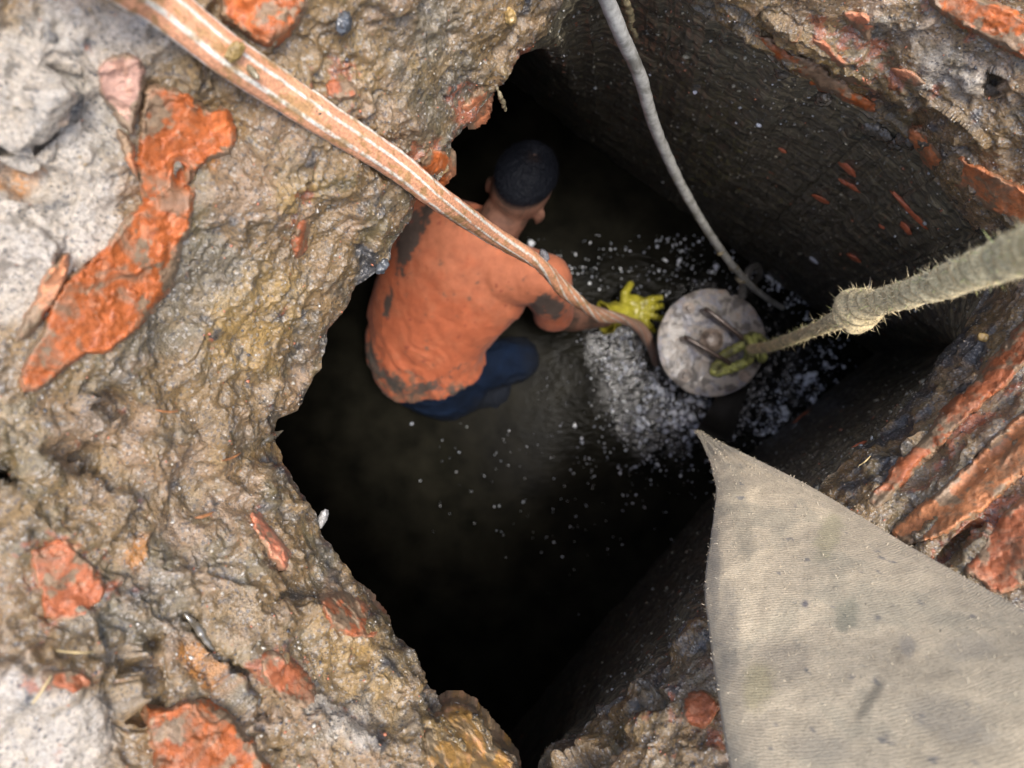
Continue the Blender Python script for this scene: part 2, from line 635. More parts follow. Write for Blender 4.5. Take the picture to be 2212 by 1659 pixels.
def mud_disp(p, u, v):
    right = sstep(1350, 1600, u)
    # anisotropic coordinates: strata run down to the right above, up to the right below
    lump = fbm(p, 11, 3, 3.1)
    lump2 = fbm(p, 30, 3, 8.7)
    # smeared direction: down to the right on the left side, along the courses on the right
    ax_, ay_ = p[..., 0], p[..., 1]
    up_ = sstep(700, 900, v)
    s1 = (ax_ + ay_) * .7071
    s2 = (ax_ - ay_) * .7071
    sm1 = fbm(np.stack([s1 * 16, s2 * 42, p[..., 2] * 20], -1), 1.0, 4, 5.5, .6)
    cr1 = fbm(np.stack([s1 * 40, s2 * 22, p[..., 2] * 20], -1), 1.0, 4, 15.5, .6)
    patch = sstep(-0.15, 0.2, fbm(p, 6, 2, 44.0))
    fine = fbm(p, 85, 4, 1.7, 0.6)
    crag = np.abs(fbm(p, 34, 4, 27.0, .55))
    h = 0.016 * lump + 0.007 * lump2 + 0.0055 * sm1 * (1 - right * .5) + 0.0014 * cr1 * patch + 0.0017 * fine * (.45 + .55 * patch) - 0.007 * crag * (1 - patch) * (.4 + .6 * right)
    gg = perlin(p * 210)
    h = h + 0.0016 * np.maximum(gg, .15) * patch
    st = perlin(np.stack([s1 * 30, s2 * 120, p[..., 2] * 60], -1))
    return h + 0.0014 * st + ledges(p) * sstep(-5, 30, np.hypot(v - CV, u - CU) - r_lip(np.arctan2(v - CV, u - CU)))


n0 = grid_normals(O, True)
n0 *= np.sign(n0[..., 2:3] + 1e-9)
hd = mud_disp(O, U, Vv)
edge = 0.35 + 0.65 * sstep(0, 14, Q)[None]
O = O + n0 * (hd * 1.0)[..., None]


def mud_color(p, u, v):
    base = np.array([0.235, 0.158, 0.075])
    ochre = np.array([0.36, 0.24, 0.085])
    grey = np.array([0.15, 0.135, 0.10])
    olive = np.array([0.15, 0.13, 0.07])
    black = np.array([0.035, 0.04, 0.048])
    pale = np.array([0.50, 0.44, 0.36])
    red = np.array([0.36, 0.11, 0.045])
    rust = np.array([0.50, 0.20, 0.03])
    pinkc = np.array([0.31, 0.21, 0.145])
    c = np.broadcast_to(base, p.shape).copy()

    def lay(mask, col):
        nonlocal c
        c = c * (1 - mask[..., None]) + col * mask[..., None]

    def blob(bu, bv, ru, rv, an=0):
        cc, ss = math.cos(math.radians(an)), math.sin(math.radians(an))
        du, dv = u - bu, v - bv
        return np.exp(-(((du * cc + dv * ss) / ru) ** 2 + ((-du * ss + dv * cc) / rv) ** 2))
    f1 = fbm(p, 7, 4, 11.0, .6)
    f2 = fbm(p, 9, 4, 31.0, .6)
    f3 = fbm(p, 14, 5, 51.0, .65)
    f4 = fbm(p, 22, 5, 71.0, .65)
    f5 = fbm(p, 45, 4, 91.0, .65)
    lay(sstep(0.02, 0.3, f1) * .8, grey)
    lay(sstep(0.0, 0.3, f2) * .55, pinkc)
    lay(sstep(0.0, 0.28, f3 - .05) * .7, olive)
    och = blob(560, 700, 170, 110, -50) + blob(640, 420, 80, 60) + .8 * blob(800, 1450, 200, 100, 45) + .6 * blob(990, 1600, 90, 70) + blob(1950, 330, 200, 40, 35) * .8 + .7 * blob(1650, 100, 160, 40, 35) + .5 * blob(800, 150, 200, 120) + .6 * blob(1800, 150, 300, 90, 35) + .5 * blob(1380, 1580, 140, 60, -20)
    lay(sstep(-0.25, 0.25, f4 + och - .55) * .75, ochre)
    lay(sstep(.05, .35, fbm(p, 32, 4, 131.0, .6)) * .6, np.array([.115, .085, .047]))
    lay(sstep(.12, .4, fbm(p, 18, 4, 151.0, .6)) * .5, np.array([.36, .27, .16]))
    c = c * np.array([1.05, 1.0, .86])
    # pale mortar on the far left and bottom left, dry grains bottom
    pl = 1.25 * blob(80, 330, 200, 280) + blob(70, 560, 150, 130) + blob(60, 1600, 260, 190) + .5 * blob(780, 1560, 260, 110, 30) + .3 * blob(100, 80, 120, 120) + .65 * blob(350, 60, 150, 100) + .6 * blob(2050, 130, 240, 110, 35)+ .5 * blob(2140, 860, 160, 40, -45)
    lay(sstep(-0.2, 0.3, f3 * .9 + pl * 1.5 - .75) * .88, pale)
    # dark, tarry areas along the lips
    q = np.hypot(v - CV, u - CU) - r_lip(np.arctan2(v - CV, u - CU))
    lipd = np.exp(-np.maximum(q, 0) / 60.0)
    right = sstep(1700, 1900, u) * sstep(600, 750, v)
    lay(sstep(0.0, 0.3, f4 + lipd * .42 - .16) * (.72), grey * .62)
    lay(sstep(0.14, 0.34, f4 + lipd * .15 + right * np.exp(-np.maximum(q, 0) / 130.0) * .42 + .25 * blob(400, 160, 70, 40, 20) + .35 * blob(720, 60, 50, 30) + .3 * blob(640, 340, 60, 30) + .3 * blob(820, 570, 30, 60, 20) - .12) * .8, black)
    # brick dust and crumbs
    rd = .55 * blob(900, 350, 90, 40, -40) + .5 * blob(1020, 250, 60, 50, -50) + .5 * blob(1130, 120, 40, 60, 30) + .5 * blob(650, 470, 40, 90, 20) + .4 * blob(730, 180, 90, 50) + .55 * blob(130, 1230, 120, 110) + .5 * blob(600, 1450, 90, 60) + .45 * blob(120, 1470, 120, 30) + .35 * blob(700, 1560, 60, 60)+ .5 * blob(1850, 110, 240, 50, 35) + .7 * blob(2130, 40, 160, 50, 30) + .65 * blob(2120, 1120, 180, 60, -40) + .6 * blob(2060, 960, 180, 26, -45) + .4 * blob(1450, 1560, 70, 40, 0) + .4*blob(1540,1600,30,60)
    lay(sstep(0.28, 0.42, f5 * .55 + f4 * .35 + rd * .75) * .85, red)
    ru_ = .7 * blob(430, 1440, 90, 34, 50) + .6 * blob(300, 1190, 50, 60, 20) + .5 * blob(460, 350, 40, 60) + .5 * blob(30, 390, 100, 24) + .4 * blob(120, 250, 30, 60) + .35 * blob(540, 1510, 60, 20, 40)
    lay(sstep(0.3, 0.5, f5 * .3 + ru_ * .9) * .8, rust)
    return c


print('outer rim', O.shape)
colO = mud_color(O, U, Vv)
# far ground: two more rings running out flat to the surroundings
ring = O[:, -1].copy()
far = []
farc = []
ctr = np.array(P(CU, CV, 1.0))
for k_, (rad, zz) in enumerate(((1.35, 1.62), (1.9, 1.68), (3.5, 1.70), (8.0, 1.70), (40.0, 1.70))):
    dv_ = ring[:, :2] - ctr[:2]
    dv_ = dv_ / np.linalg.norm(dv_, axis=1, keepdims=True)
    base_r = np.linalg.norm(ring[:, :2] - ctr[:2], axis=1)
    rr_ = np.maximum(base_r * (1.05 + .1 * k_), rad)
    pt = np.zeros_like(ring)
    pt[:, :2] = ctr[:2] + dv_ * rr_[:, None]
    pt[:, 2] = zz + 0.012 * fbm(pt, 5, 3)
    far.append(pt)
O = np.concatenate([O, np.stack(far, 1)], 1)
colO = np.concatenate([colO, np.repeat(colO[:, -1:], len(far), 1)], 1)
me = grid_mesh('pit_rim', O, wrap_u=True, colors=colO)
rim = link('ground', me, M_MUD)
tag(rim, 'lumpy wet brown mud and broken masonry around the mouth of the pit', None, kind='structure')
rim_pts = O[:, :NS].reshape(-1, 3)
rim_uv = np.stack([U, Vv], -1).reshape(-1, 2)
rim_n = grid_normals(O[:, :NS], True)
rim_n *= np.sign(rim_n[..., 2:3] + 1e-9)
rim_n = rim_n.reshape(-1, 3)

# ---- shaft: from the lip down to below the water
lipp = O[:, 0]
RW = r_wat(TH)
DW = 2.2
Wp = Pn(CU + RW * np.cos(TH), CV + RW * np.sin(TH), np.full(NT, DW))
NW = 240
tt = np.linspace(0, 1, NW) ** 1.25
over = sstep(0.15, 0.6, np.linalg.norm(Wp[:, :2] - lipp[:, :2], axis=1))     # strong overhang on the left
g = tt[None] * (1 - over[:, None]) + (1 - (1 - tt[None]) ** 2.6) * over[:, None]
zf = tt[None] ** 1.0
S = np.zeros((NT, NW, 3))
S[..., :2] = lipp[:, None, :2] * (1 - g[..., None]) + Wp[:, None, :2] * g[..., None]
S[..., 2] = lipp[:, None, 2] * (1 - zf) + Wp[:, None, 2] * zf
ns = grid_normals(S, True)
ins = np.array([ctr[0], ctr[1], 0.0])
flip = np.sign(((ins - S)[..., :2] * ns[..., :2]).sum(-1, keepdims=True) + 1e-9)
ns *= flip
along = np.concatenate([[0], np.cumsum(np.linalg.norm(np.diff(Wp[:, :2], axis=0), axis=1))])
AL = np.broadcast_to(along[:, None], (NT, NW))
sc = np.stack([AL * 4, S[..., 2] * 34, AL * 0 + 3], -1)
hs = 0.0035 * (perlin(sc) + .5 * perlin(sc * 2.1 + 5)) + 0.008 * fbm(S, 18, 3, 6.0) + 0.0035 * fbm(S, 80, 3, 9.0)
fade = sstep(0.0, 0.03, tt)[None]
clod = sstep(0.18, 0.0, tt)[None] * (0.012 * np.maximum(fbm(S, 28, 3, 21.0), -0.1))
S = S + ns * ((hs * fade + clod * fade))[..., None]
S[:, 0] = lipp
# lighter near the top, darker towards the water
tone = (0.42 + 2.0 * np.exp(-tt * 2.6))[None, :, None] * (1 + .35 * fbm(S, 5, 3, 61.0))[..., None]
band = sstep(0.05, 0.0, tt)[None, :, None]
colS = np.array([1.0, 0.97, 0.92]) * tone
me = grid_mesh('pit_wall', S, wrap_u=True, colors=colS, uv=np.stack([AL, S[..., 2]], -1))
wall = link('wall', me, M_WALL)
tag(wall, 'dark slimy inner wall of the pit with horizontal streaks and brick flecks', None, kind='structure')

# ---- water
nx = 260
xs = np.linspace(-1.7, 1.6, nx)
ys = np.linspace(-1.6, 1.6, nx)
X, Y = np.meshgrid(xs, ys, indexing='ij')
Wt = np.stack([X, Y, X * 0], -1)


def wpos(u, v):
    p = P(u, v, ZC)
    return p.x, p.y


def wblob(u, v, ru, rv, an=0):
    x0, y0 = wpos(u, v)
    k = ZC / F
    cc, ss = math.cos(math.radians(an)), math.sin(math.radians(an))
    du, dv = (X - x0) / k, -(Y - y0) / k
    return np.exp(-(((du * cc + dv * ss) / ru) ** 2 + ((-du * ss + dv * cc) / rv) ** 2))


amp = 0.85 * wblob(1580, 740, 190, 150, 20) + 0.75 * wblob(1420, 900, 150, 110, 30) + .6 * wblob(1330, 730, 80, 70) + .6 * wblob(1720, 850, 150, 80, -35)
amp = np.clip(amp, 0, 1) * (0.75 + 0.5 * fbm(Wt, 12, 3, 5.0)) + 0.01
ZW = 0.004 * fbm(Wt, 9, 2, 15.0) * np.clip(amp, 0, 1)
Wt[..., 2] = ZW
me = grid_mesh('water', Wt, colors=np.repeat(amp[..., None], 3, -1))
water = link('water', me, water_material())
tag(water, 'black still water at the bottom of the pit', None, kind='structure')


# ------------------------------------------------------------------ bricks bedded in the rim
def depth_surf(u, v):
    """depth of the finished mud surface near (u, v): base form without the finest relief"""
    d = depth_outer(u, v)
    p = Pn(u, v, d)
    return d - (0.016 * fbm(p, 11, 3, 3.1) + 0.007 * fbm(p, 30, 3, 8.7) + ledges(p))


ORANGE, SALMON, REDB, OCHB, PALEP = (0.40, 0.102, 0.022), (0.58, 0.24, 0.11), (0.33, 0.10, 0.038), (0.40, 0.22, 0.06), (0.52, 0.30, 0.22)
BRICKS = [
    ([(322, 180), (400, 195), (450, 240), (490, 235), (515, 280), (503, 330), (455, 345), (430, 365), (415, 400), (370, 430), (310, 450), (295, 380), (300, 300), (304, 230)], ORANGE, 0.016),
    ([(300, 430), (360, 410), (415, 395), (418, 480), (385, 560), (385, 600), (340, 660), (300, 715), (240, 760), (165, 775), (110, 830), (60, 850), (35, 835), (60, 760), (100, 690), (130, 610), (190, 570), (240, 520)], ORANGE, 0.017),
    ([(235, 120), (290, 113), (322, 165), (300, 228), (290, 300), (245, 250), (210, 190), (215, 140)], PALEP, 0.014),
    ([(248, 268), (286, 300), (296, 340), (304, 400), (280, 372), (256, 320)], SALMON, 0.010),
    ([(95, 590), (152, 530), (150, 600), (104, 680), (60, 735), (28, 742), (50, 690)], SALMON, 0.014),
    ([(470, -10), (560, -60), (660, -30), (665, 20), (640, 65), (600, 102), (560, 100), (520, 70), (470, 40)], ORANGE, 0.020),
    ([(300, 1505), (345, 1530), (440, 1505), (500, 1540), (545, 1600), (600, 1680), (560, 1760), (400, 1780), (340, 1700), (325, 1600)], ORANGE, 0.018),
    ([(60, 1190), (140, 1160), (220, 1230), (235, 1290), (170, 1340), (100, 1350), (80, 1270)], REDB, 0.004),
    ([(90, 1440), (170, 1440), (215, 1490), (150, 1500), (80, 1470)], REDB, 0.003),
    ([(560, 1400), (620, 1410), (660, 1450), (690, 1520), (640, 1535), (590, 1500), (560, 1450)], REDB, 0.006),
    ([(690, 1290), (750, 1278), (800, 1308), (835, 1358), (800, 1388), (740, 1372), (705, 1340)], REDB, 0.008),
    ([(925, 1560), (950, 1527), (985, 1513), (1025, 1533), (1060, 1588), (1105, 1635), (1120, 1700), (1000, 1720), (930, 1660), (905, 1600)], OCHB, 0.012),
    ([(540, 1100), (570, 1115), (600, 1160), (632, 1200), (612, 1228), (580, 1195), (550, 1150)], (0.62, 0.22, 0.12), 0.008),
    ([(1588, 52), (1640, 72), (1720, 112), (1800, 160), (1868, 208), (1905, 235), (1890, 250), (1800, 205), (1720, 160), (1650, 112), (1595, 76)], ORANGE, 0.010),
    ([(1958, 280), (2010, 285), (2080, 335), (2140, 372), (2212, 400), (2270, 440), (2260, 530), (2180, 486), (2100, 435), (2030, 378), (1972, 318)], (0.56, 0.19, 0.07), 0.020),
    ([(1740, 78), (1790, 88), (1830, 135), (1905, 200), (1850, 192), (1780, 145)], (0.55, 0.2, 0.1), 0.004),
    ([(1815, 26), (1872, 20), (1892, 60), (1880, 102), (1850, 74)], (0.55, 0.2, 0.1), 0.005),
    ([(1915, 138), (1970, 148), (2012, 182), (1980, 194), (1930, 166)], (0.5, 0.2, 0.1), 0.004),
    ([(2000, -30), (2120, -10), (2230, 40), (2290, 170), (2180, 112), (2080, 62), (2010, 20)], ORANGE, 0.014),
    ([(2270, 640), (2250, 760), (2160, 840), (2060, 935), (1960, 1035), (1895, 1100), (1868, 1088), (1940, 990), (2040, 880), (2140, 770), (2210, 690)], REDB, 0.012),
    ([(1920, 1145), (1990, 1088), (2080, 1012), (2150, 940), (2230, 870), (2290, 890), (2240, 1000), (2130, 1100), (2040, 1160), (1960, 1185)], (0.5, 0.2, 0.08), 0.012),
    ([(2060, 1215), (2150, 1130), (2230, 1050), (2300, 1090), (2260, 1250), (2150, 1290)], REDB, 0.014),
    ([(905, 338), (948, 318), (974, 338), (966, 368), (938, 388), (912, 366)], ORANGE, 0.006),
    ([(1000, 232), (1028, 200), (1058, 186), (1046, 238), (1018, 262)], (0.5, 0.18, 0.08), 0.004),
    ([(1480, 1500), (1530, 1480), (1560, 1530), (1520, 1580), (1470, 1560)], REDB, 0.006),
    ([(630, 520), (652, 470), (668, 480), (660, 530), (640, 560)], REDB, 0.003),
    ([(700, 175), (760, 168), (780, 205), (740, 225), (705, 205)], REDB, 0.003),
]


def make_brick(poly, colr, proud, k):
    poly = np.array(poly, float)
    for _ in range(2):                                   # round the corners a little
        q = np.roll(poly, -1, 0)
        poly = np.stack([poly * .8 + q * .2, poly * .2 + q * .8], 1).reshape(-1, 2)
    st_ = 2.2
    mg = 12
    u0, v0 = poly.min(0) - mg
    u1, v1 = poly.max(0) + mg
    gu_, gv_ = np.meshgrid(np.arange(u0, u1, st_), np.arange(v0, v1, st_), indexing='ij')
    # signed distance to the outline (positive inside)
    ins_ = np.zeros(gu_.shape, bool)
    dist = np.full(gu_.shape, 1e9)
    n_ = len(poly)
    for i in range(n_):
        (ax, ay), (bx, by) = poly[i], poly[(i + 1) % n_]
        ex, ey = bx - ax, by - ay
        t = np.clip(((gu_ - ax) * ex + (gv_ - ay) * ey) / (ex * ex + ey * ey + 1e-9), 0, 1)
        dist = np.minimum(dist, np.hypot(gu_ - ax - t * ex, gv_ - ay - t * ey))
        cr = ((ay > gv_) != (by > gv_)) & (gu_ < (bx - ax) * (gv_ - ay) / (by - ay + 1e-12) + ax)
        ins_ ^= cr
    sd = np.where(ins_, dist, -dist)
    pz = np.stack([gu_, gv_, gu_ * 0 + k * 50], -1)
    sd = sd + 16 * fbm(pz, 0.020, 5, 3.0, .7) + 5
    d = depth_surf(gu_, gv_)
    c = poly.mean(0)
    dm = depth_surf(np.array([c[0]]), np.array([c[1]]))[0]
    A = np.stack([gu_[ins_], gv_[ins_], np.ones(ins_.sum())], -1)
    co = np.linalg.lstsq(A, d[ins_], rcond=None)[0]
    plane = co[0] * gu_ + co[1] * gv_ + co[2]
    fl = 0.55 * sstep(0, 25, sd)
    d = d * (1 - fl) + plane * fl
    prof = sstep(-8, 16, sd) ** .8
    cover = sstep(0.14, 0.34, fbm(pz, 0.016, 4, 90.0, .6) + .36 * sstep(22, 2, sd) - .10)
    d = d - (proud * .65 + .004) * prof + 0.022 * (1 - prof)
    p = Pn(gu_, gv_, d)
    chip = ridged(p, 30, 3, 2.0) - .6
    d = d - 0.003 * fbm(p, 16, 3, 13.0) - 0.0006 * fbm(p, 110, 3, 23.0) - 0.0010 * chip
    V = Pn(gu_, gv_, d)
    a = np.array(colr)
    f = fbm(V, 12, 4, 30.0 + k)
    f2 = fbm(V, 26, 4, 60.0)
    f3_ = fbm(V, 60, 3, 65.0)
    col = a * (1 + .45 * f[..., None])
    f5_ = fbm(V, 95, 4, 75.0, .65)
    gm = sstep(0.10, 0.26, f2 * 1.15 + f5_ * .35 + .27 * sstep(30, 2, sd) * (1 + 2.5 * fbm(V, 18, 3, 85.0)) - .05) * .85
    col = col * (1 - gm[..., None]) + np.array([0.20, 0.155, 0.095]) * (1 + .5 * f5_[..., None]) * gm[..., None]
    wash = cover * .5
    col = col * (1 - wash[..., None]) + np.array([0.36, 0.24, 0.15]) * wash[..., None]
    ol = sstep(.2, .4, f3_ - f2 * .3) * .35
    col = col * (1 - ol[..., None]) + np.array([0.62, 0.30, 0.17]) * ol[..., None]
    keep = sd > -10
    cell = keep[:-1, :-1] & keep[1:, :-1] & keep[:-1, 1:] & keep[1:, 1:]
    idx = np.arange(gu_.size).reshape(gu_.shape)
    ci = np.argwhere(cell)
    i, j = ci[:, 0], ci[:, 1]
    top = np.stack([idx[i, j], idx[i, j + 1], idx[i + 1, j + 1], idx[i + 1, j]], -1)
    used = np.unique(top)
    remap = -np.ones(gu_.size, int)
    remap[used] = np.arange(len(used))
    T_ = remap[top]
    vt = V.reshape(-1, 3)[used]
    vb = vt.copy()
    vb[:, 2] = vt[:, 2] - 0.02
    loc = vt.mean(0)
    nV = len(used)
    # side walls round the boundary
    from collections import Counter
    E = {}
    for q in T_:
        for e in range(4):
            x, y = int(q[e]), int(q[(e + 1) % 4])
            if (y, x) in E:
                del E[(y, x)]
            else:
                E[(x, y)] = 1
    sides = [(y, x, x + nV, y + nV) for (x, y) in E]
    bx0, by0 = vt[:, 0], vt[:, 1]
    faces = [tuple(q) for q in T_.tolist()] + sides
    verts = np.vstack([vt, vb]) - loc
    colv = np.vstack([col.reshape(-1, 3)[used]] * 2)
    me = raw_mesh('brick', verts, faces, colv)
    o = link('brick', me, M_BRICK)
    o.location = loc
    o.parent = rim
    return o


NSIDE = 0
for k, (poly, colr, proud) in enumerate(BRICKS):
    make_brick(poly, colr, proud, k)

# ------------------------------------------------------------------ grit: little stones stuck in the mud
ico = bmesh.new()
bmesh.ops.create_icosphere(ico, subdivisions=1, radius=1)
iv = np.array([v.co[:] for v in ico.verts])
ifc = np.array([[v.index for v in f.verts] for f in ico.faces])
ico.free()


def scatter(name, idx, sizes, cols, pts, nrm, m, parent=None, flat=0.6):
    n = len(idx)
    V = np.zeros((n, len(iv), 3), np.float32)
    for a in range(n):
        sc_ = sizes[a] * rng.uniform(0.6, 1.3, 3)
        q = iv * sc_ * (1 + .25 * rng.normal(size=(len(iv), 1)))
        ang = rng.uniform(0, 6.28, 3)
        cx, sx, cy, sy = math.cos(ang[0]), math.sin(ang[0]), math.cos(ang[1]), math.sin(ang[1])
        R = np.array([[cx, -sx, 0], [sx, cx, 0], [0, 0, 1]]) @ np.array([[cy, 0, sy], [0, 1, 0], [-sy, 0, cy]])
        V[a] = q @ R.T + pts[idx[a]] + nrm[idx[a]] * sizes[a] * 0.1
    Fc = (ifc[None] + (np.arange(n) * len(iv))[:, None, None]).reshape(-1, 3)
    me = bpy.data.meshes.new(name)
    me.vertices.add(n * len(iv))
    me.vertices.foreach_set('co', V.reshape(-1))
    me.loops.add(len(Fc) * 3)
    me.loops.foreach_set('vertex_index', Fc.reshape(-1).astype(np.int32))
    me.polygons.add(len(Fc))
    me.polygons.foreach_set('loop_start', (np.arange(len(Fc)) * 3).astype(np.int32))
    me.update(calc_edges=True)
    at = me.color_attributes.new('Col', 'FLOAT_COLOR', 'POINT')
    c = np.ones((n, len(iv), 4), np.float32)
    c[..., :3] = cols[:, None]
    at.data.foreach_set('color', c.reshape(-1))
    return link(name, me, m, parent, smooth=True)


def attr_material(name, rough=0.35, coat=0.4):
    m, n, p, L = mat(name)
    at = node(n, 'ShaderNodeVertexColor', layer_name='Col')
    n1 = noise(n, 300, 3, 0.6, geo_pos(n))
    L.new(mix(n, 1.0, at.outputs[0], ramp(n, n1.outputs[0], [(0.3, (0.6, 0.6, 0.6)), (0.7, (1.3, 1.3, 1.3))]).outputs[0], 'MULTIPLY'), p.inputs['Base Color'])
    p.inputs['Roughness'].default_value = rough
    p.inputs['Coat Weight'].default_value = coat
    p.inputs['Coat Roughness'].default_value = 0.1
    L.new(bump(n, n1.outputs[0], .4, .001), p.inputs['Normal'])
    return m


M_GRIT = attr_material('wet_grit')
inside = np.where((rim_uv[:, 0] > -40) & (rim_uv[:, 0] < 2250) & (rim_uv[:, 1] > -40) & (rim_uv[:, 1] < 1700))[0]
ng = 9000
gi = rng.choice(inside, ng)
# more grit towards the bottom left, where the sand is dry
keep = rng.uniform(size=ng) < (0.45 + .55 * np.exp(-(((rim_uv[gi, 0] - 700) / 350) ** 2 + ((rim_uv[gi, 1] - 1500) / 200) ** 2)))
gi = gi[keep]
ng = len(gi)
pal = np.array([(0.42, 0.38, 0.31), (0.25, 0.2, 0.14), (0.5, 0.47, 0.42), (0.30, 0.22, 0.12), (0.45, 0.16, 0.08), (0.06, 0.06, 0.065), (0.2, 0.17, 0.12), (0.16, 0.14, 0.1)])
scatter('grit', gi, np.exp(rng.normal(math.log(0.0009), 0.42, ng)), pal[rng.integers(0, len(pal), ng)], rim_pts, rim_n, M_GRIT, rim)
bpy.data.objects['grit']['kind'] = 'stuff'

# ------------------------------------------------------------------ person in the pit
M_SKIN = simple('skin', (0.16, 0.078, 0.052), 0.55, 60, 0.2, 0.25, 0.003, coat=0.1, col2=(0.055, 0.035, 0.025), th=(0.45, 0.62))


def capsule(bm, a, b, ra, rb, seg=14):
    """rounded tapered limb from a to b"""
    a, b = Vector(a), Vector(b)
    ax_ = (b - a).normalized()
    s1 = ax_.orthogonal().normalized()
    s2 = ax_.cross(s1)
    seg = 20
    rings = []
    for (c, r, ang) in [(a, ra, -math.pi / 2 + math.pi / 2 * i / 6) for i in range(1, 7)] + [(b, rb, math.pi / 2 * i / 6) for i in range(0, 6)]:
        cc = c + ax_ * (math.sin(ang) * r)
        rings.append([bm.verts.new(cc + (s1 * math.cos(2 * math.pi * k / seg) + s2 * math.sin(2 * math.pi * k / seg)) * (r * math.cos(ang))) for k in range(seg)])
    for r0, r1 in zip(rings, rings[1:]):
        for k in range(seg):
            bm.faces.new((r0[k], r0[(k + 1) % seg], r1[(k + 1) % seg], r1[k]))
    bm.faces.new(rings[0][::-1])
    bm.faces.new(rings[-1])


def ellipsoid(bm, c, ax, ay, az, rx, ry, rz, seg=24):
    m = Matrix((ax * rx, ay * ry, az * rz)).transposed().to_4x4()
    m.translation = Vector(c)
    bmesh.ops.create_uvsphere(bm, u_segments=seg, v_segments=16, radius=1, matrix=m)


def loft(bm, secs):
    """secs: list of (centre, lateral, normal, half width, half depth, exponent)"""
    rings = []
    for (c, l, nn, a, b, ex) in secs:
        ring = []
        for k in range(36):
            t = 2 * math.pi * k / 36
            x = math.copysign(abs(math.cos(t)) ** (2 / ex), math.cos(t)) * a
            y = math.copysign(abs(math.sin(t)) ** (2 / ex), math.sin(t)) * b
            ring.append(bm.verts.new(Vector(c) + l * x + nn * y))
        rings.append(ring)
    for r0, r1 in zip(rings, rings[1:]):
        for k in range(36):
            bm.faces.new((r0[k], r0[(k + 1) % 36], r1[(k + 1) % 36], r1[k]))
    bm.faces.new(rings[0][::-1])
    bm.faces.new(rings[-1])


def remeshed(name, bm, voxel, smooth=6):
    me = bpy.data.meshes.new('tmp')
    bm.to_mesh(me)
    bm.free()
    o = bpy.data.objects.new('tmp', me)
    COL.objects.link(o)
    r = o.modifiers.new('r', 'REMESH')
    r.mode = 'VOXEL'
    r.voxel_size = voxel
    sm_ = o.modifiers.new('s', 'SMOOTH')
    sm_.iterations = smooth
    sm_.factor = 0.5
    bpy.context.view_layer.update()
    dg = bpy.context.evaluated_depsgraph_get()
    out = bpy.data.meshes.new_from_object(o.evaluated_get(dg))
    out.name = name
    bpy.data.objects.remove(o)
    bpy.data.meshes.remove(me)
    return out


def co_array(me):
    a = np.zeros(len(me.vertices) * 3, np.float32)
    me.vertices.foreach_get('co', a)
    return a.reshape(-1, 3)


def no_array(me):
    a = np.zeros(len(me.vertices) * 3, np.float32)
    me.vertices.foreach_get('normal', a)
    return a.reshape(-1, 3)


def set_co(me, a):
    me.vertices.foreach_set('co', a.astype(np.float32).reshape(-1))
    me.update()


def set_col(me, c):
    at = me.color_attributes.new('Col', 'FLOAT_COLOR', 'POINT')
    x = np.ones((len(me.vertices), 4), np.float32)
    x[:, :3] = c
    at.data.foreach_set('color', x.reshape(-1))


def proj(a):
    d = ZC - a[:, 2]
    return a[:, 0] / d * F + 1106, 829.5 - a[:, 1] / d * F


person = empty('person', P(945, 830, 2.1))
tag(person, 'person in muddy coral orange shirt and yellow glove crouching in the black water', 'person')

shL, shR = P(912, 480, 1.78), P(1178, 602, 1.76)
lat = (shR - shL).normalized()
latH = Vector((0.86, -0.48, -0.15)).normalized()
spine = [P(940, 806, 2.05), P(922, 762, 2.01), P(925, 705, 1.95), P(958, 638, 1.88), P(1000, 575, 1.82), P(1040, 528, 1.775), P(1068, 500, 1.74)]
hw = [0.15, 0.158, 0.165, 0.180, 0.190, 0.165, 0.085]
hb = [0.115, 0.118, 0.115, 0.115, 0.110, 0.085, 0.06]


def torso(bm, grow=0.0, start=0):
    secs = []
    n = len(spine)
    for i in range(start, n):
        a = spine[min(i + 1, n - 1)] - spine[max(i - 1, 0)]
        a.normalize()
        l = latH.lerp(lat, i / (n - 1))
        l = (l - a * l.dot(a)).normalized()
        nn = l.cross(a)
        if nn.z < 0:
            nn = -nn
        secs.append((spine[i], l, nn, hw[i] + grow, hb[i] + grow, 2.35))
    loft(bm, secs)


elR, wrR = P(1198, 684, 1.92), P(1313, 686, 2.03)
elL, wrL = P(872, 560, 1.98), P(935, 520, 2.16)
hc = P(1128, 400, 1.665)
crown = Vector((0.38, 0.60, 0.70)).normalized()
hlat = Vector((0.84, -0.54, 0.0))
hlat = (hlat - crown * hlat.dot(crown)).normalized()
face = hlat.cross(crown)
if face.z > 0:
    face = -face

# right hand: palm and five fingers (base, middle joint, tip) in pixel + depth
palm = P(1368, 668, 2.055)
FING = [
    ((1390, 652, 2.05), (1408, 646, 2.055), (1426, 643, 2.07)),
    ((1396, 664, 2.05), (1414, 664, 2.055), (1430, 661, 2.075)),
    ((1396, 676, 2.05), (1415, 684, 2.055), (1434, 690, 2.075)),
    ((1386, 688, 2.05), (1399, 700, 2.06), (1411, 714, 2.08)),
    ((1350, 654, 2.045), (1349, 634, 2.05), (1362, 614, 2.065)),
]


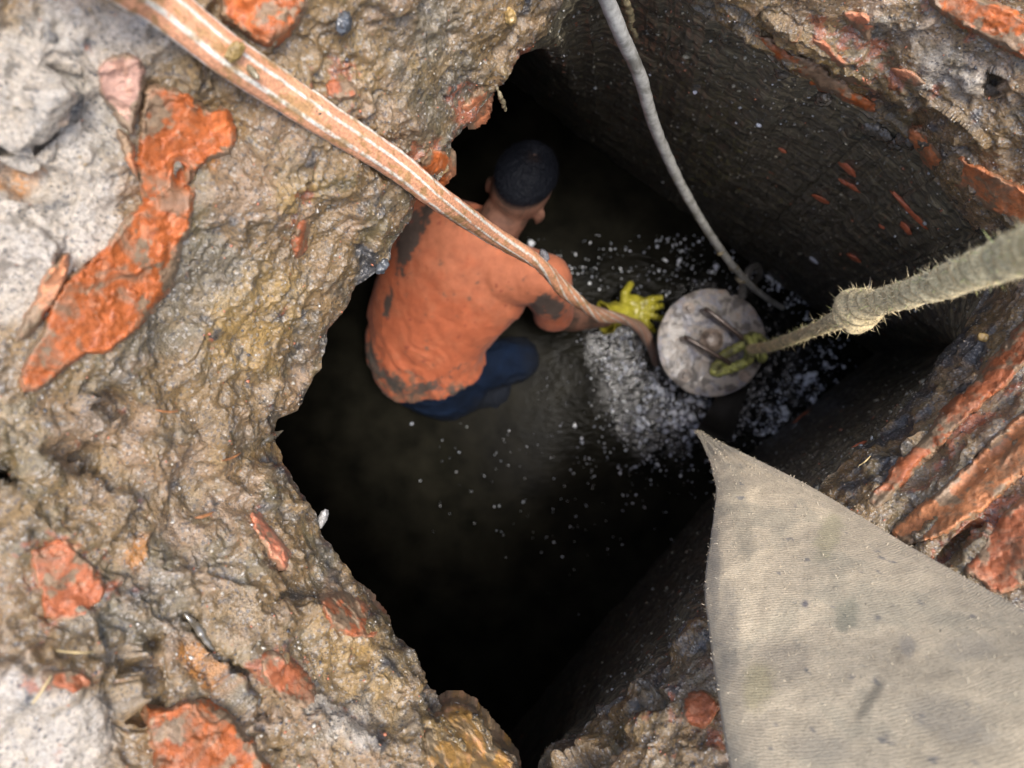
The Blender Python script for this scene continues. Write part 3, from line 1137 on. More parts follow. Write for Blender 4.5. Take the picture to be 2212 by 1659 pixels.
def hand(bm, grow, rf):
    capsule(bm, wrR, P(1345, 676, 2.05), 0.026 + grow, 0.030 + grow)
    ax = (P(1395, 668, 2.06) - P(1330, 672, 2.045)).normalized()
    up = Vector((0, 0, 1))
    up = (up - ax * up.dot(ax)).normalized()
    ellipsoid(bm, palm, ax, up, ax.cross(up), 0.048, 0.019 + grow, 0.040 + grow)
    for i, (a, b, c) in enumerate(FING):
        r = rf * (1.15 if i == 4 else 1.0)
        capsule(bm, palm.lerp(P(*a), .55), P(*a), r * 1.1, r * 1.05, 10)
        capsule(bm, P(*a), P(*b), r * 1.05, r, 10)
        capsule(bm, P(*b), P(*c), r, r * .82, 10)


bm = bmesh.new()
torso(bm, -0.012)
capsule(bm, shR, elR, 0.052, 0.040)
capsule(bm, shL, elL, 0.052, 0.040)
capsule(bm, elR, elR.lerp(wrR, .35), 0.040, 0.041)
capsule(bm, elR.lerp(wrR, .35), wrR, 0.041, 0.028)
capsule(bm, elL, wrL, 0.040, 0.028)
hand(bm, -0.004, 0.0075)
capsule(bm, spine[-1], hc - crown * 0.05 - face * 0.015, 0.058, 0.054)
ellipsoid(bm, hc, hlat, crown, face, 0.070, 0.093, 0.084)
ellipsoid(bm, hc - crown * 0.055 + face * 0.035, hlat, crown, face, 0.056, 0.062, 0.058)
capsule(bm, hc - crown * 0.02 + face * 0.088, hc - crown * 0.045 + face * 0.103, 0.009, 0.013)      # nose
capsule(bm, hc - crown * 0.078 + face * 0.086 - hlat * 0.018, hc - crown * 0.078 + face * 0.086 + hlat * 0.018, 0.008, 0.008)
for s_ in (-1, 1):
    capsule(bm, hc + crown * 0.01 + face * 0.080 + hlat * (s_ * 0.018), hc + crown * 0.006 + face * 0.074 + hlat * (s_ * 0.042), 0.010, 0.009)   # brows
    e = hc + hlat * (s_ * 0.0685) - crown * 0.046
    eo = (hlat * s_ * 0.75 - face * 0.66).normalized()
    ellipsoid(bm, e + eo * .006, eo, (crown * .95 - face * .3).normalized(), eo.cross(crown * .95 - face * .3).normalized(), 0.0065, 0.028, 0.014)
hipR, hipL = P(985, 800, 2.08), P(900, 808, 2.1)
knR, knL = P(1118, 776, 2.13), P(1062, 838, 2.18)
for h_, k_ in ((hipR, knR), (hipL, knL)):
    capsule(bm, h_, k_, 0.072, 0.052)
    capsule(bm, k_, k_ + Vector((-0.10, -0.02, -0.36)), 0.052, 0.038)
body = remeshed('body', bm, 0.0055, 5)
cc_ = co_array(body)
set_co(body, cc_ + no_array(body) * (0.0008 * fbm(cc_, 60, 3, 2.0))[:, None])
link('body', body, M_SKIN, person)
# eyes
for s_ in (-1, 1):
    bm = bmesh.new()
    ellipsoid(bm, hc - crown * 0.008 + face * 0.080 + hlat * (s_ * 0.031), hlat, crown, face, 0.011, 0.008, 0.008, 12)
    me = bpy.data.meshes.new('eye')
    bm.to_mesh(me)
    bm.free()
    link('eye', me, simple('eye_white', (0.6, 0.57, 0.52), 0.2, 20, .1, .1, .001), person)

# hair: a cap over the head, cropped at the nape and above the ears
def hair_mesh():
    nu, nv = 160, 110
    a = np.linspace(0, 2 * np.pi, nu, endpoint=False)
    b = np.linspace(0.0, 1.0, nv)
    hl, cr, fc = np.array(hlat), np.array(crown), np.array(face)
    V = np.zeros((nu, nv, 3))
    C = np.zeros((nu, nv, 3))
    pole = cr * .96 - fc * .28
    pole /= np.linalg.norm(pole)
    e2 = hl
    e3 = np.cross(pole, e2)
    for i in range(nu):
        # how far the hair reaches in this direction
        dback = np.dot(math.cos(a[i]) * e2 + math.sin(a[i]) * e3, -fc)
        lim = 1.30 + 0.22 * dback - 0.12 * abs(math.cos(a[i]))
        th_ = b * lim
        d_ = np.cos(th_)[:, None] * pole + np.sin(th_)[:, None] * (math.cos(a[i]) * e2 + math.sin(a[i]) * e3)
        x, y, z = d_ @ hl, d_ @ cr, d_ @ fc
        rr = 1 / np.sqrt((x / .0715) ** 2 + (y / .0945) ** 2 + (z / .0855) ** 2)
        V[i] = np.array(hc) + d_ * rr[:, None]
        V[i] += d_ * (0.009 * sstep(1.0, 0.72, b))[:, None]
        C[i] = np.array([0.006, 0.007, 0.010])
    sw = np.stack([a[:, None] * 4 + b[None] * 5, b[None] * 3 + 0 * a[:, None], 0 * a[:, None] + 0 * b[None]], -1)
    st = perlin(np.stack([np.cos(a)[:, None] * 9 + b[None] * 2, np.sin(a)[:, None] * 9 + b[None] * 2, b[None] * 1.5 + 0 * a[:, None]], -1))
    st2 = fbm(V, 120, 3, 4.0)
    nrm = (V - np.array(hc))
    nrm /= np.linalg.norm(nrm, axis=-1, keepdims=True)
    V += nrm * ((0.0018 * st + 0.003 * st2) * sstep(1, .8, b)[None])[..., None]
    # whorl where the scalp shows, and the clippered fade above the neck
    wh = np.exp(-(b[None] / .10) ** 2) * (1 + 0 * a[:, None])
    fade_ = sstep(.84, 1.0, b)[None] * (1 + 0 * a[:, None])
    C = C * (1 - .4 * wh[..., None]) + np.array([.16, .10, .075]) * (.4 * wh[..., None])
    C = C * (1 - .55 * fade_[..., None]) + np.array([.15, .095, .07]) * (.55 * fade_[..., None])
    return V, C, nrm


HV, HC, HN = hair_mesh()
M_HAIR = attr_material('black_hair', 0.6, 0.0)
M_HAIR.node_tree.nodes['Principled BSDF'].inputs['Specular IOR Level'].default_value = 0.07
me = grid_mesh('hair', HV, wrap_u=True, colors=HC)
hair = link('hair', me, M_HAIR, person)

# short hairs standing off the cap
vs, fs, cs = [], [], []
for k in range(5200):
    i, j = rng.integers(0, HV.shape[0]), int(rng.uniform(2, HV.shape[1] * .86))
    p0 = HV[i, j]
    tang = HV[i, min(j + 2, HV.shape[1] - 1)] - p0
    tang /= np.linalg.norm(tang) + 1e-9
    side = np.cross(tang, HN[i, j])
    dr = tang * .8 + HN[i, j] * rng.uniform(.15, .6) + side * rng.uniform(-.2, .7)
    ln = rng.uniform(.006, .014)
    b0 = len(vs)
    vs += [p0 + side * .0004, p0 - side * .0004, p0 + dr * ln]
    fs.append((b0, b0 + 1, b0 + 2))
    cs += [(0.008, 0.009, 0.013)] * 3
o = link('hair_strands', raw_mesh('hair_strands', vs, fs, np.array(cs)), M_HAIR, hair, smooth=False)
o['kind'] = 'stuff'

# shirt
bm = bmesh.new()
torso(bm, 0.005, 0)
secs_c = [(shR, elR, 0.066), (shL, elL, 0.066)]
capsule(bm, spine[4].lerp(shR, .5), shR, 0.088, 0.064)
capsule(bm, spine[4].lerp(shL, .5), shL, 0.088, 0.064)
capsule(bm, shR, shR.lerp(elR, .86), 0.064, 0.057)
capsule(bm, shL, shL.lerp(elL, .72), 0.062, 0.056)
capsule(bm, spine[-2], spine[-1], 0.075, 0.062)
shirt = remeshed('shirt', bm, 0.005, 7)
c_ = co_array(shirt)
n_ = no_array(shirt)
ax = np.array((spine[-1] - spine[0]).normalized())
tpos = (c_ - np.array(spine[0])) @ ax / np.linalg.norm(np.array(spine[-1] - spine[0]))
lt = (c_ - np.array(spine[0])) @ np.array(lat)
wq = fbm(c_, 7, 2, 91.0)
fold_q = np.stack([lt * 7 + tpos * 3.0, tpos * 7 + lt * 11 + wq * 2.2, tpos * 0 + 1 + wq], -1)
f_ = ridged(fold_q, 1.0, 3, 2.0) - 0.6
f2_ = ridged(np.stack([lt * 16, tpos * 6 + lt * 9, lt * 0], -1), 1.0, 2, 8.0) - 0.6
low = sstep(.5, .12, tpos)
armp = np.exp(-np.linalg.norm(c_ - np.array(P(1100, 655, 1.8)), axis=1) ** 2 / .075 ** 2)
drape = fbm(c_, 9, 3, 5.0)
dsp = f_ * (0.0016 + 0.0095 * low) + f2_ * (0.005 * armp + .0015) + 0.006 * drape
c2 = c_ + n_ * dsp[:, None]
c2 += n_ * (0.010 * sstep(.22, .05, tpos))[:, None]
set_co(shirt, c2)
pu, pv = proj(c2)


def pblob(u, v, ru, rv, an=0):
    cc, ss = math.cos(math.radians(an)), math.sin(math.radians(an))
    du, dv = pu - u, pv - v
    return np.exp(-(((du * cc + dv * ss) / ru) ** 2 + ((-du * ss + dv * cc) / rv) ** 2))


nz = fbm(c2, 22, 4, 12.0, .65)
nz2 = fbm(c2, 60, 4, 22.0, .65)
nz3 = fbm(np.stack([lt, tpos * .5, c2[:, 2]], -1), 34, 4, 42.0, .6)
base = np.array([0.37, 0.094, 0.037])
palec = np.array([0.42, 0.155, 0.078])
pm = sstep(-.1, .5, nz * .6 + .5 * sstep(.55, 1.0, tpos) + .35 * pblob(1120, 620, 70, 50))[:, None] * .55
col = base * (1 - pm) + palec * pm
stain_shade_m = 1.6 * pblob(884, 505, 22, 50, 15) + .8 * pblob(800, 760, 18, 60, -20) + .7 * pblob(1000, 845, 40, 14, -30) + .75 * pblob(925, 462, 14, 34, 10) + .9 * pblob(836, 668, 10, 44, 10) + 1.05 * pblob(1196, 668, 34, 26, 25) + .8 * pblob(1160, 660, 16, 30, 40) + .75 * pblob(850, 820, 34, 20, 40) + .75 * pblob(920, 840, 60, 16, -5) + .5 * pblob(980, 800, 60, 10, -30) + .4 * pblob(1190, 590, 24, 24)+ .6 * pblob(870, 560, 14, 50, 10)  # mud stains; those on the left edge and hem also paint in shade
mk = sstep(.38, .72, stain_shade_m + nz * .6 + nz2 * .7)
sp = sstep(.47, .53, fbm(c2, 48, 2, 77.0))
lowst = sstep(.28, .46, nz3 * .9 + .46 * sstep(.28, .0, tpos))
for mm, cl, kx in ((lowst, np.array([.10, .07, .045]), .75), (mk, np.array([.045, .042, .035]), .93), (sp, np.array([.18, .035, .02]), .7)):
    col = col * (1 - kx * mm[:, None]) + cl * kx * mm[:, None]
set_col(shirt, col)


def cloth_mat(name, rough, fine):
    m, n, p, L = mat(name)
    at = node(n, 'ShaderNodeVertexColor', layer_name='Col')
    n1 = noise(n, 45, 5, 0.6, geo_pos(n))
    n2 = noise(n, fine, 3, 0.6, geo_pos(n))
    c = mix(n, 1.0, at.outputs[0], ramp(n, n1.outputs[0], [(0.3, (0.82, 0.8, 0.8)), (0.7, (1.12, 1.12, 1.12))]).outputs[0], 'MULTIPLY')
    L.new(c, p.inputs['Base Color'])
    p.inputs['Roughness'].default_value = rough
    p.inputs['Sheen Weight'].default_value = 0.05
    b = bump(n, n1.outputs[0], .35, .006)
    L.new(bump(n, n2.outputs[0], .4, .001, b), p.inputs['Normal'])
    return m


shirt_o = link('shirt', shirt, cloth_mat('coral_shirt_cloth', 0.8, 700), person)

# jeans
bm = bmesh.new()
ellipsoid(bm, P(942, 806, 2.10), latH, latH.cross(Vector((0, 0, 1))).normalized(), Vector((0, 0, 1)), 0.16, 0.13, 0.12)
for h_, k_ in ((hipR, knR), (hipL, knL)):
    capsule(bm, h_, k_, 0.084, 0.064)
    capsule(bm, k_, k_ + Vector((-0.10, -0.02, -0.33)), 0.062, 0.05)
jeans = remeshed('jeans', bm, 0.006, 6)
c_ = co_array(jeans)
n_ = no_array(jeans)
set_co(jeans, c_ + n_ * (0.004 + 0.014 * np.maximum(ridged(c_ * np.array([1, 1.6, 1]), 12, 3, 3.0) - .6, -.15))[:, None])
nzj = fbm(c_, 16, 4, 2.0)
cj = np.array([0.003, 0.008, 0.021]) * (1 + .8 * nzj[:, None])
wetj = sstep(.10, .03, c_[:, 2] + .03 * nzj)[:, None] * .8
cj = cj * (1 - wetj) + np.array([.012, .014, .018]) * wetj
set_col(jeans, cj)
M_JEANS = cloth_mat('blue_jeans_cloth', 0.9, 500)
M_JEANS.node_tree.nodes['Principled BSDF'].inputs['Specular IOR Level'].default_value = 0.15
M_JEANS.node_tree.nodes['Principled BSDF'].inputs['Sheen Weight'].default_value = 0
link('jeans', jeans, M_JEANS, person)

# glove
bm = bmesh.new()
hand(bm, 0.003, 0.0112)
glove = remeshed('glove', bm, 0.0026, 4)
c_ = co_array(glove)
n_ = no_array(glove)
set_co(glove, c_ + n_ * (0.0022 * np.sin(c_[:, 0] * 420 + 3 * fbm(c_, 30, 2, 1.0)) * sstep(.35, .39, c_[:, 0]) * 0.6 + 0.002 * (ridged(c_, 60, 2, 4.0) - .6))[:, None])
M_GLOVE = simple('yellow_rubber', (0.36, 0.32, 0.03), 0.45, 50, 0.25, 0.3, 0.003, coat=0.2, col2=(0.16, 0.14, 0.03), th=(0.5, 0.7))
glove_o = link('glove', glove, M_GLOVE, person)
cdir = (P(1345, 676, 2.05) - wrR).normalized()
cpts = [wrR - cdir * 0.012, wrR, wrR + cdir * 0.02, P(1340, 675, 2.045)]
CC = catmull([list(p) for p in cpts], 24)
prof_r = np.interp(np.linspace(0, 1, 24), [0, .06, .16, .4, 1], [.046, .050, .044, .038, .034])
Vc = tube(CC, prof_r, 40, lambda a: 1 + .06 * np.sin(3 * a) + .03 * np.sin(7 * a))
Vi = tube(CC, prof_r - .003, 40, lambda a: 1 + .06 * np.sin(3 * a) + .03 * np.sin(7 * a))
Vc = np.concatenate([Vi[::-1], Vc], 0)
link('glove_cuff', grid_mesh('glove_cuff', Vc, wrap_v=True), M_GLOVE, glove_o)

# ------------------------------------------------------------------ submersible pump with round lid
pump_c = P(1538, 740, 1.95)
pump = empty('pump', (pump_c.x, pump_c.y, -0.1))
tag(pump, 'round grey metal pump lid with bolts and handle bars rising out of the black water', 'pump')
k95 = 1.95 / F


def pp(u, v, z=0.0):
    q = P(u, v, 1.95)
    return Vector((q.x, q.y, q.z + z))


NR, NA = 46, 180
aa = np.linspace(0, 2 * np.pi, NA, endpoint=False)
R0 = 117 * k95
rr = np.concatenate([np.linspace(0.0, .93, 38), np.linspace(.95, 1.0, NR - 38)])
Vd = np.zeros((NR, NA, 3))
edge_n = fbm(np.stack([np.cos(aa) * 2, np.sin(aa) * 2, aa * 0], -1), 2.0, 4, 3.0)
Rr = R0 * (1 + .018 * edge_n) - .010 * np.exp(-(((aa - math.radians(68) + np.pi) % (2 * np.pi) - np.pi) / .05) ** 2)
Vd[..., 0] = pump_c.x + rr[:, None] * Rr[None] * np.cos(aa)[None]
Vd[..., 1] = pump_c.y + rr[:, None] * Rr[None] * np.sin(aa)[None]
Vd[..., 2] = pump_c.z + (-.004 * rr ** 12)[:, None]
Vd[..., 2] += 0.0018 * fbm(Vd, 24, 4, 5.0) + .0012 * fbm(Vd, 90, 3, 15.0)
Vd[..., 2] += 0.006 * np.exp(-((rr[:, None] - .33) / .07) ** 2)
sd_ = []
for dz, f in ((.006, 1.0), (.016, .995), (.022, .95), (.022, .8)):
    q = Vd[-1].copy()
    q[:, 2] -= dz
    q[:, :2] = np.array(pump_c)[:2] + (q[:, :2] - np.array(pump_c)[:2]) * f
    sd_.append(q)
Vd = np.concatenate([Vd, np.stack(sd_)], 0)
f1 = fbm(Vd, 24, 5, 33.0, .62)
f2 = fbm(Vd, 34, 4, 43.0, .6)
cp = np.broadcast_to(np.array([.33, .29, .25]), Vd.shape).copy()
for m_, cl, kx in ((sstep(-.05, .25, f2), np.array([.20, .20, .24]), .8), (sstep(.04, .14, f1), np.array([.075, .062, .052]), .85), (sstep(.2, .3, -f1), np.array([.34, .24, .17]), .6)):
    cp = cp * (1 - kx * m_[..., None]) + cl * kx * m_[..., None]
M_PUMP = attr_material('weathered_metal', 0.5, 0.12)
lid = link('lid', grid_mesh('lid', Vd, wrap_v=True, colors=cp), M_PUMP, pump)
# body of the pump, below the lid and down into the water
CB = np.array([[pump_c.x, pump_c.y, z] for z in (pump_c.z - .012, pump_c.z - .05, .1, 0, -.15, -.3)])
Vb = tube(CB, np.array([.118, .112, .112, .122, .122, .12]), 64)
M_DARKMET = simple('dark_wet_metal', (0.03, 0.028, 0.025), 0.4, 40, .5, .5, .004, coat=.3)
link('pump_body', grid_mesh('pump_body', Vb, wrap_v=True, cap=True), M_DARKMET, pump)


def bolt(u, v, r, h, m):
    bm = bmesh.new()
    c = pp(u, v, .001)
    bmesh.ops.create_cone(bm, cap_ends=True, segments=24, radius1=r * 1.7, radius2=r * 1.6, depth=.004, matrix=Matrix.Translation(c))
    bmesh.ops.create_cone(bm, cap_ends=True, segments=6, radius1=r, radius2=r * .92, depth=h, matrix=Matrix.Translation(c + Vector((0, 0, h / 2))) @ Matrix.Rotation(u, 4, 'Z'))
    bmesh.ops.bevel(bm, geom=bm.edges[:], offset=.0008, segments=1, affect='EDGES')
    me = bpy.data.meshes.new('bolt')
    bm.to_mesh(me)
    bm.free()
    return link('bolt', me, m, pump, smooth=False)


M_TAN = simple('tan_metal', (0.36, 0.28, 0.22), 0.45, 80, .4, .5, .002, coat=.2, col2=(.12, .09, .07))
bolt(1480, 812, .011, .010, M_TAN)
bolt(1487, 666, .010, .010, M_TAN)
bolt(1608, 812, .010, .008, M_TAN)
NB = 14
hub = np.zeros((NB, 36, 3))
for i, (r_, z_) in enumerate(zip([0, .008, .015, .019, .0215, .0225, .0225, .024, .026, .026, .03, .031, .031, .033], [.02, .0197, .019, .0175, .015, .012, .008, .006, .006, .004, .004, .002, 0, -.004])):
    a_ = np.linspace(0, 2 * np.pi, 36, endpoint=False)
    c0_ = pp(1537, 735)
    hub[i] = np.stack([c0_.x + r_ * np.cos(a_), c0_.y + r_ * np.sin(a_), a_ * 0 + c0_.z + z_ + .004], -1)
link('hub', grid_mesh('hub', hub, wrap_v=True), M_TAN, pump)

M_BAR = simple('rusty_steel', (0.10, 0.07, 0.055), 0.28, 60, .5, .4, .002, coat=.5, metal=.4)


def tube_obj(name, pts, r, m, parent=None, n=60, seg=16, prof=None, twist=None, disp=0.0, dsc=60, colf=None):
    C = catmull(pts, n)
    R = r if np.isscalar(r) else np.interp(np.linspace(0, 1, n), np.linspace(0, 1, len(r)), r)
    V = tube(C[:, :3], R, seg, prof, twist)
    if disp:
        nn = V - C[:, None, :3]
        nn /= np.linalg.norm(nn, axis=-1, keepdims=True)
        V = V + nn * (disp * fbm(V, dsc, 3, 3.0))[..., None]
    cols = colf(V) if colf else None
    return link(name, grid_mesh(name, V, wrap_v=True, cap=True, colors=cols), m, parent)


for (a0, a1) in (((1474, 732), (1566, 786)), ((1517, 672), (1600, 738))):
    p0, p1 = pp(*a0), pp(*a1)
    z = Vector((0, 0, 1))
    tube_obj('handle_bar', [list(p0 - z * .004), list(p0 + z * .03), list(p0.lerp(p1, .06) + z * .042), list(p0.lerp(p1, .5) + z * .045),
                            list(p0.lerp(p1, .94) + z * .042), list(p1 + z * .03), list(p1 - z * .004)], .0066, M_BAR, pump, 70, 14)
# hooked cable gland on the far edge of the lid
tube_obj('cable_gland', [list(pp(1604, 640, .0)), list(pp(1601, 625, .016)), list(pp(1604, 606, .03)), list(pp(1612, 586, .026)), list(pp(1632, 576, .006)), list(pp(1650, 588, -.03)), list(pp(1655, 600, -.10)), list(pp(1640, 640, -.25))],
         [.012, .011, .010, .0095, .009, .009, .009, .009], simple('dull_grey_rubber', (.10, .095, .085), .4, 60, .5, .5, .003, coat=.3), pump, 80, 16, disp=.002)

# ------------------------------------------------------------------ rope
ROPE = [(4300, 250, .50), (3500, 330, .49), (2900, 400, .455), (2420, 480, .46), (2300, 515, .52), (2212, 545, .60), (2120, 578, .68), (2030, 612, .77), (1950, 638, .86), (1890, 656, .94), (1852, 670, 1.0), (1800, 695, 1.13), (1745, 718, 1.32), (1695, 737, 1.52), (1655, 750, 1.70), (1622, 754, 1.86)]
rp = np.array([list(P(*q)) for q in ROPE])
nR = 900
RC = catmull(rp, nR)
tR = np.linspace(0, 1, nR)
d_ = ZC - RC[:, 2]
rad = np.interp(d_, [.44, .6, .8, .94, 1.0, 1.06, 1.2, 1.5, 1.9], [.0185, .0180, .0155, .0150, .0300, .0150, .0105, .0105, .0115])
tw = np.cumsum(np.ones(nR)) * .20
V = tube(RC, rad * 1.0, 64, lambda a: 1 + .30 * np.abs(np.sin(1.5 * a)) - .18, tw)
nn = V - RC[:, None]
nn /= np.linalg.norm(nn, axis=-1, keepdims=True)
V = V + nn * (0.0035 * fbm(V, 70, 4, 3.0) + .0022 * fbm(V, 260, 3, 5.0, .7))[..., None]
TAN = np.array([.74, .60, .33])


def rope_col(V):
    f = fbm(V, 35, 4, 9.0)[..., None]
    g = sstep(.2, .36, fbm(V, 18, 3, 19.0))[..., None]
    c = TAN * (1 + .7 * f)
    return c * (1 - .35 * g) + np.array([.14, .14, .11]) * .35 * g


rope = empty('rope', list(rp[-1]))
tag(rope, 'frayed hairy tan rope with a knot, tied to the handle of the round pump lid', 'rope')
M_ROPE = attr_material('hemp_rope', 0.8, 0.0)
link('rope_core', grid_mesh('rope_core', V, wrap_v=True, cap=True, colors=rope_col(V)), M_ROPE, rope)
# frayed fibres
vs, fs, cs = [], [], []
TT, NN, BB = frames(RC)
nf = 14000
wgt = 1.0 / d_ ** 1.4 * (1 + 1.6 * np.exp(-((d_ - 1.0) / .05) ** 2))
wgt = np.cumsum(wgt) / wgt.sum()
for k in range(nf):
    i = int(np.searchsorted(wgt, rng.uniform()))
    i = min(i, nR - 1)
    a = rng.uniform(0, 2 * math.pi)
    out = math.cos(a) * NN[i] + math.sin(a) * BB[i]
    p0 = RC[i] + out * rad[i] * .97
    tan = TT[i] * rng.choice([-1, 1]) + np.cross(TT[i], out) * rng.normal() * .9
    big = rng.uniform() < .07
    ln = rng.uniform(.003, .0065) * (1.7 if big else 1.0)
    wd = .00042 if big else .00036
    dr = out * rng.uniform(.15, 1.0) + tan * rng.uniform(.2, 1.0) + rng.normal(size=3) * .25
    dr /= np.linalg.norm(dr)
    cu = rng.normal(size=3) * .9
    p1 = p0 + dr * ln * .5
    p2 = p1 + (dr + cu * .6) * ln * .35
    p3 = p2 + (dr * .4 + cu * 2.2) * ln * .3
    sdv = np.cross(dr, out + rng.normal(size=3) * .3)
    sdv /= np.linalg.norm(sdv) + 1e-9
    b0 = len(vs)
    vs += [p0 + sdv * wd, p0 - sdv * wd, p1 + sdv * wd, p1 - sdv * wd, p2 + sdv * wd * .8, p2 - sdv * wd * .8, p3]
    fs += [(b0, b0 + 1, b0 + 3, b0 + 2), (b0 + 2, b0 + 3, b0 + 5, b0 + 4), (b0 + 4, b0 + 5, b0 + 6)]
    u_ = rng.uniform()
    c = (.80, .66, .38) if u_ < .6 else (.58, .47, .27) if u_ < .85 else (.74, .74, .30) if u_ < .95 else (.24, .21, .17)
    cs += [c] * 7
o = link('fibres', raw_mesh('fibres', vs, fs, np.array(cs)), M_ROPE, rope, smooth=False)
o['kind'] = 'stuff'
M_KNOT = simple('olive_cord', (0.42, 0.43, 0.12), 0.6, 90, .5, .6, .003, col2=(.14, .13, .06), th=(.5, .62))
# turns of cord tied round the handle bars
kc = pp(1618, 752, .045)
axk = (pp(1660, 748, .06) - pp(1580, 760, .03)).normalized()
e1 = Vector((0, 0, 1))
e1 = (e1 - axk * e1.dot(axk)).normalized()
e2 = axk.cross(e1)
pts = []
for i in range(90):
    t = i / 89
    a = t * 2 * math.pi * 4
    r_ = .030 + .006 * math.sin(a * 1.3)
    pts.append(list(kc + axk * ((t - .5) * .045 + .006 * math.sin(a * 2.3)) + (e1 * math.cos(a) + e2 * math.sin(a)) * r_))
tube_obj('knot', pts, .0085, M_KNOT, rope, 260, 12, disp=.002)
tube_obj('knot', [list(pp(1615, 775, .04)), list(pp(1588, 790, .03)), list(pp(1562, 800, .014)), list(pp(1545, 806, .01)), list(pp(1540, 795, .012)), list(pp(1552, 778, .03))], [.012, .013, .014, .012, .011, .010], M_KNOT, rope, 80, 14, lambda a: 1 + .1 * np.sin(3 * a), np.linspace(0, 20, 80), disp=.003)
tube_obj('knot', [list(pp(1612, 735, .04)), list(pp(1585, 752, .035)), list(pp(1562, 765, .024)), list(pp(1550, 778, .02)), list(pp(1570, 790, .02))], [.012, .012, .012, .011, .010], M_KNOT, rope, 80, 14, lambda a: 1 + .1 * np.sin(3 * a), np.linspace(0, 20, 80), disp=.003)

# ------------------------------------------------------------------ pink striped hose
HOSE = [(-900, -800, .47, .0225), (-300, -420, .48, .0225), (120, -150, .50, .0225), (250, -60, .56, .0228), (343, 2, .61, .0208), (487, 116, .67, .0203), (600, 190, .73, .0198), (700, 256, .78, .0194), (850, 352, .88, .0182),
        (950, 430, .97, .0172), (1060, 505, 1.15, .0178), (1165, 570, 1.30, .0172), (1225, 632, 1.46, .0160), (1290, 678, 1.64, .0165), (1345, 690, 1.80, .0165), (1385, 712, 1.95, .0160), (1408, 755, 2.08, .0150), (1420, 800, 2.2, .014)]
hp = np.array([list(P(*q[:3])) + [q[3]] for q in HOSE])
nH = 520
HCt = catmull(hp, nH)
tH = np.linspace(0, 1, nH)
dH = ZC - HCt[:, 2]
twH = np.interp(dH, [.5, .9, 1.25, 1.5, 2.2], [0.0, .7, 1.7, 4.5, 13])
SEG = 120
HPHI = 1.1


def hose_prof(a):
    f = 1 / np.sqrt(np.cos(a - HPHI) ** 2 + (np.sin(a - HPHI) / .72) ** 2)
    for c0 in (0.35, 1.25, 2.1, 3.4, 4.6, 5.5):
        dd = (a - c0 + np.pi) % (2 * np.pi) - np.pi
        f = f + .03 * np.exp(-(dd / .13) ** 2) - .02 * np.exp(-((dd - .36) / .12) ** 2)
    return f


V = tube(HCt[:, :3], HCt[:, 3], SEG, hose_prof, twH)
nn = V - HCt[:, None, :3]
nn /= np.linalg.norm(nn, axis=-1, keepdims=True)
V = V + nn * (0.0012 * fbm(V, 50, 3, 3.0))[..., None]
aH = np.linspace(0, 2 * np.pi, SEG, endpoint=False)
sm = np.zeros(SEG)
for c0, wd in ((0.35, .17), (1.25, .19), (2.1, .15), (3.4, .17), (4.6, .18), (5.5, .15)):
    dd = (aH - c0 + np.pi) % (2 * np.pi) - np.pi
    sm = np.maximum(sm, sstep(wd, wd * .6, np.abs(dd)))
f1 = fbm(V, 60, 4, 5.0, .65)
f2 = fbm(V, 24, 4, 15.0)
ch = np.array([.62, .30, .165]) * (1 + .2 * f2[..., None])
wm = sm[None] * sstep(-.42, -.15, f1 + .4 * f2)
ch = ch * (1 - wm[..., None]) + np.array([.66, .62, .52]) * wm[..., None]
dm_ = sstep(.12, .34, f1 + .5 * f2 + .22 * np.exp(-((aH[None] - .0 + np.pi) % (2 * np.pi) - np.pi) ** 2 / .3)) * .8
ch = ch * (1 - dm_[..., None]) + np.array([.32, .19, .07]) * dm_[..., None]
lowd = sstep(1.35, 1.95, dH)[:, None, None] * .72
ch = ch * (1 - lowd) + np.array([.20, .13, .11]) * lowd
hose = empty('striped_hose', list(hp[-2][:3]))
tag(hose, 'pink hose with white stripes slanting from the top left into the pit', 'hose')
link('hose_wall', grid_mesh('hose_wall', V, wrap_v=True, cap=True, colors=ch), attr_material('pink_rubber', .5, .1), hose)
M_CLOD = simple('mud_clod', (0.17, 0.14, 0.08), .4, 120, .5, .9, .004, coat=.4)


def clod(u, v, d, ru, rv, h, an, m=None, name='mud_clod', parent=None, seed=1.0):
    c = P(u, v, d)
    k = d / F
    a = np.linspace(0, 2 * np.pi, 48, endpoint=False)
    t = np.linspace(0.0, 1, 26)
    ph = t * np.pi
    V = np.zeros((26, 48, 3))
    X_ = np.sin(ph)[:, None] * np.cos(a)[None] * ru * k
    Y_ = np.sin(ph)[:, None] * np.sin(a)[None] * rv * k
    cc, ss = math.cos(math.radians(an)), math.sin(math.radians(an))
    V[..., 0] = X_ * cc + Y_ * ss
    V[..., 1] = -X_ * ss * -1 * -1 + Y_ * cc
    V[..., 2] = np.cos(ph)[:, None] * h + 0 * a[None]
    f = 1 + .5 * fbm(V + seed, 1.3 / (ru * k), 4, seed * 7)
    V = V * f[..., None] + np.array(c)
    return link(name, grid_mesh(name, V, wrap_v=True), m or M_CLOD, parent)


clod(508, 112, .655, 14, 24, .008, 40, simple('ochre_mud', (.24, .16, .05), .45, 120, .4, .8, .003, coat=.3), parent=hose, seed=2)
clod(678, 222, .762, 16, 32, .008, -20, parent=hose, seed=3)
clod(1176, 551, 1.30, 8, 15, .008, -30, simple('grey_mud', (.12, .12, .13), .35, 200, .6, .9, .003, coat=.4), parent=hose, seed=4)
clod(540, 150, .68, 34, 8, .004, 48, M_CLOD, parent=hose, seed=5)

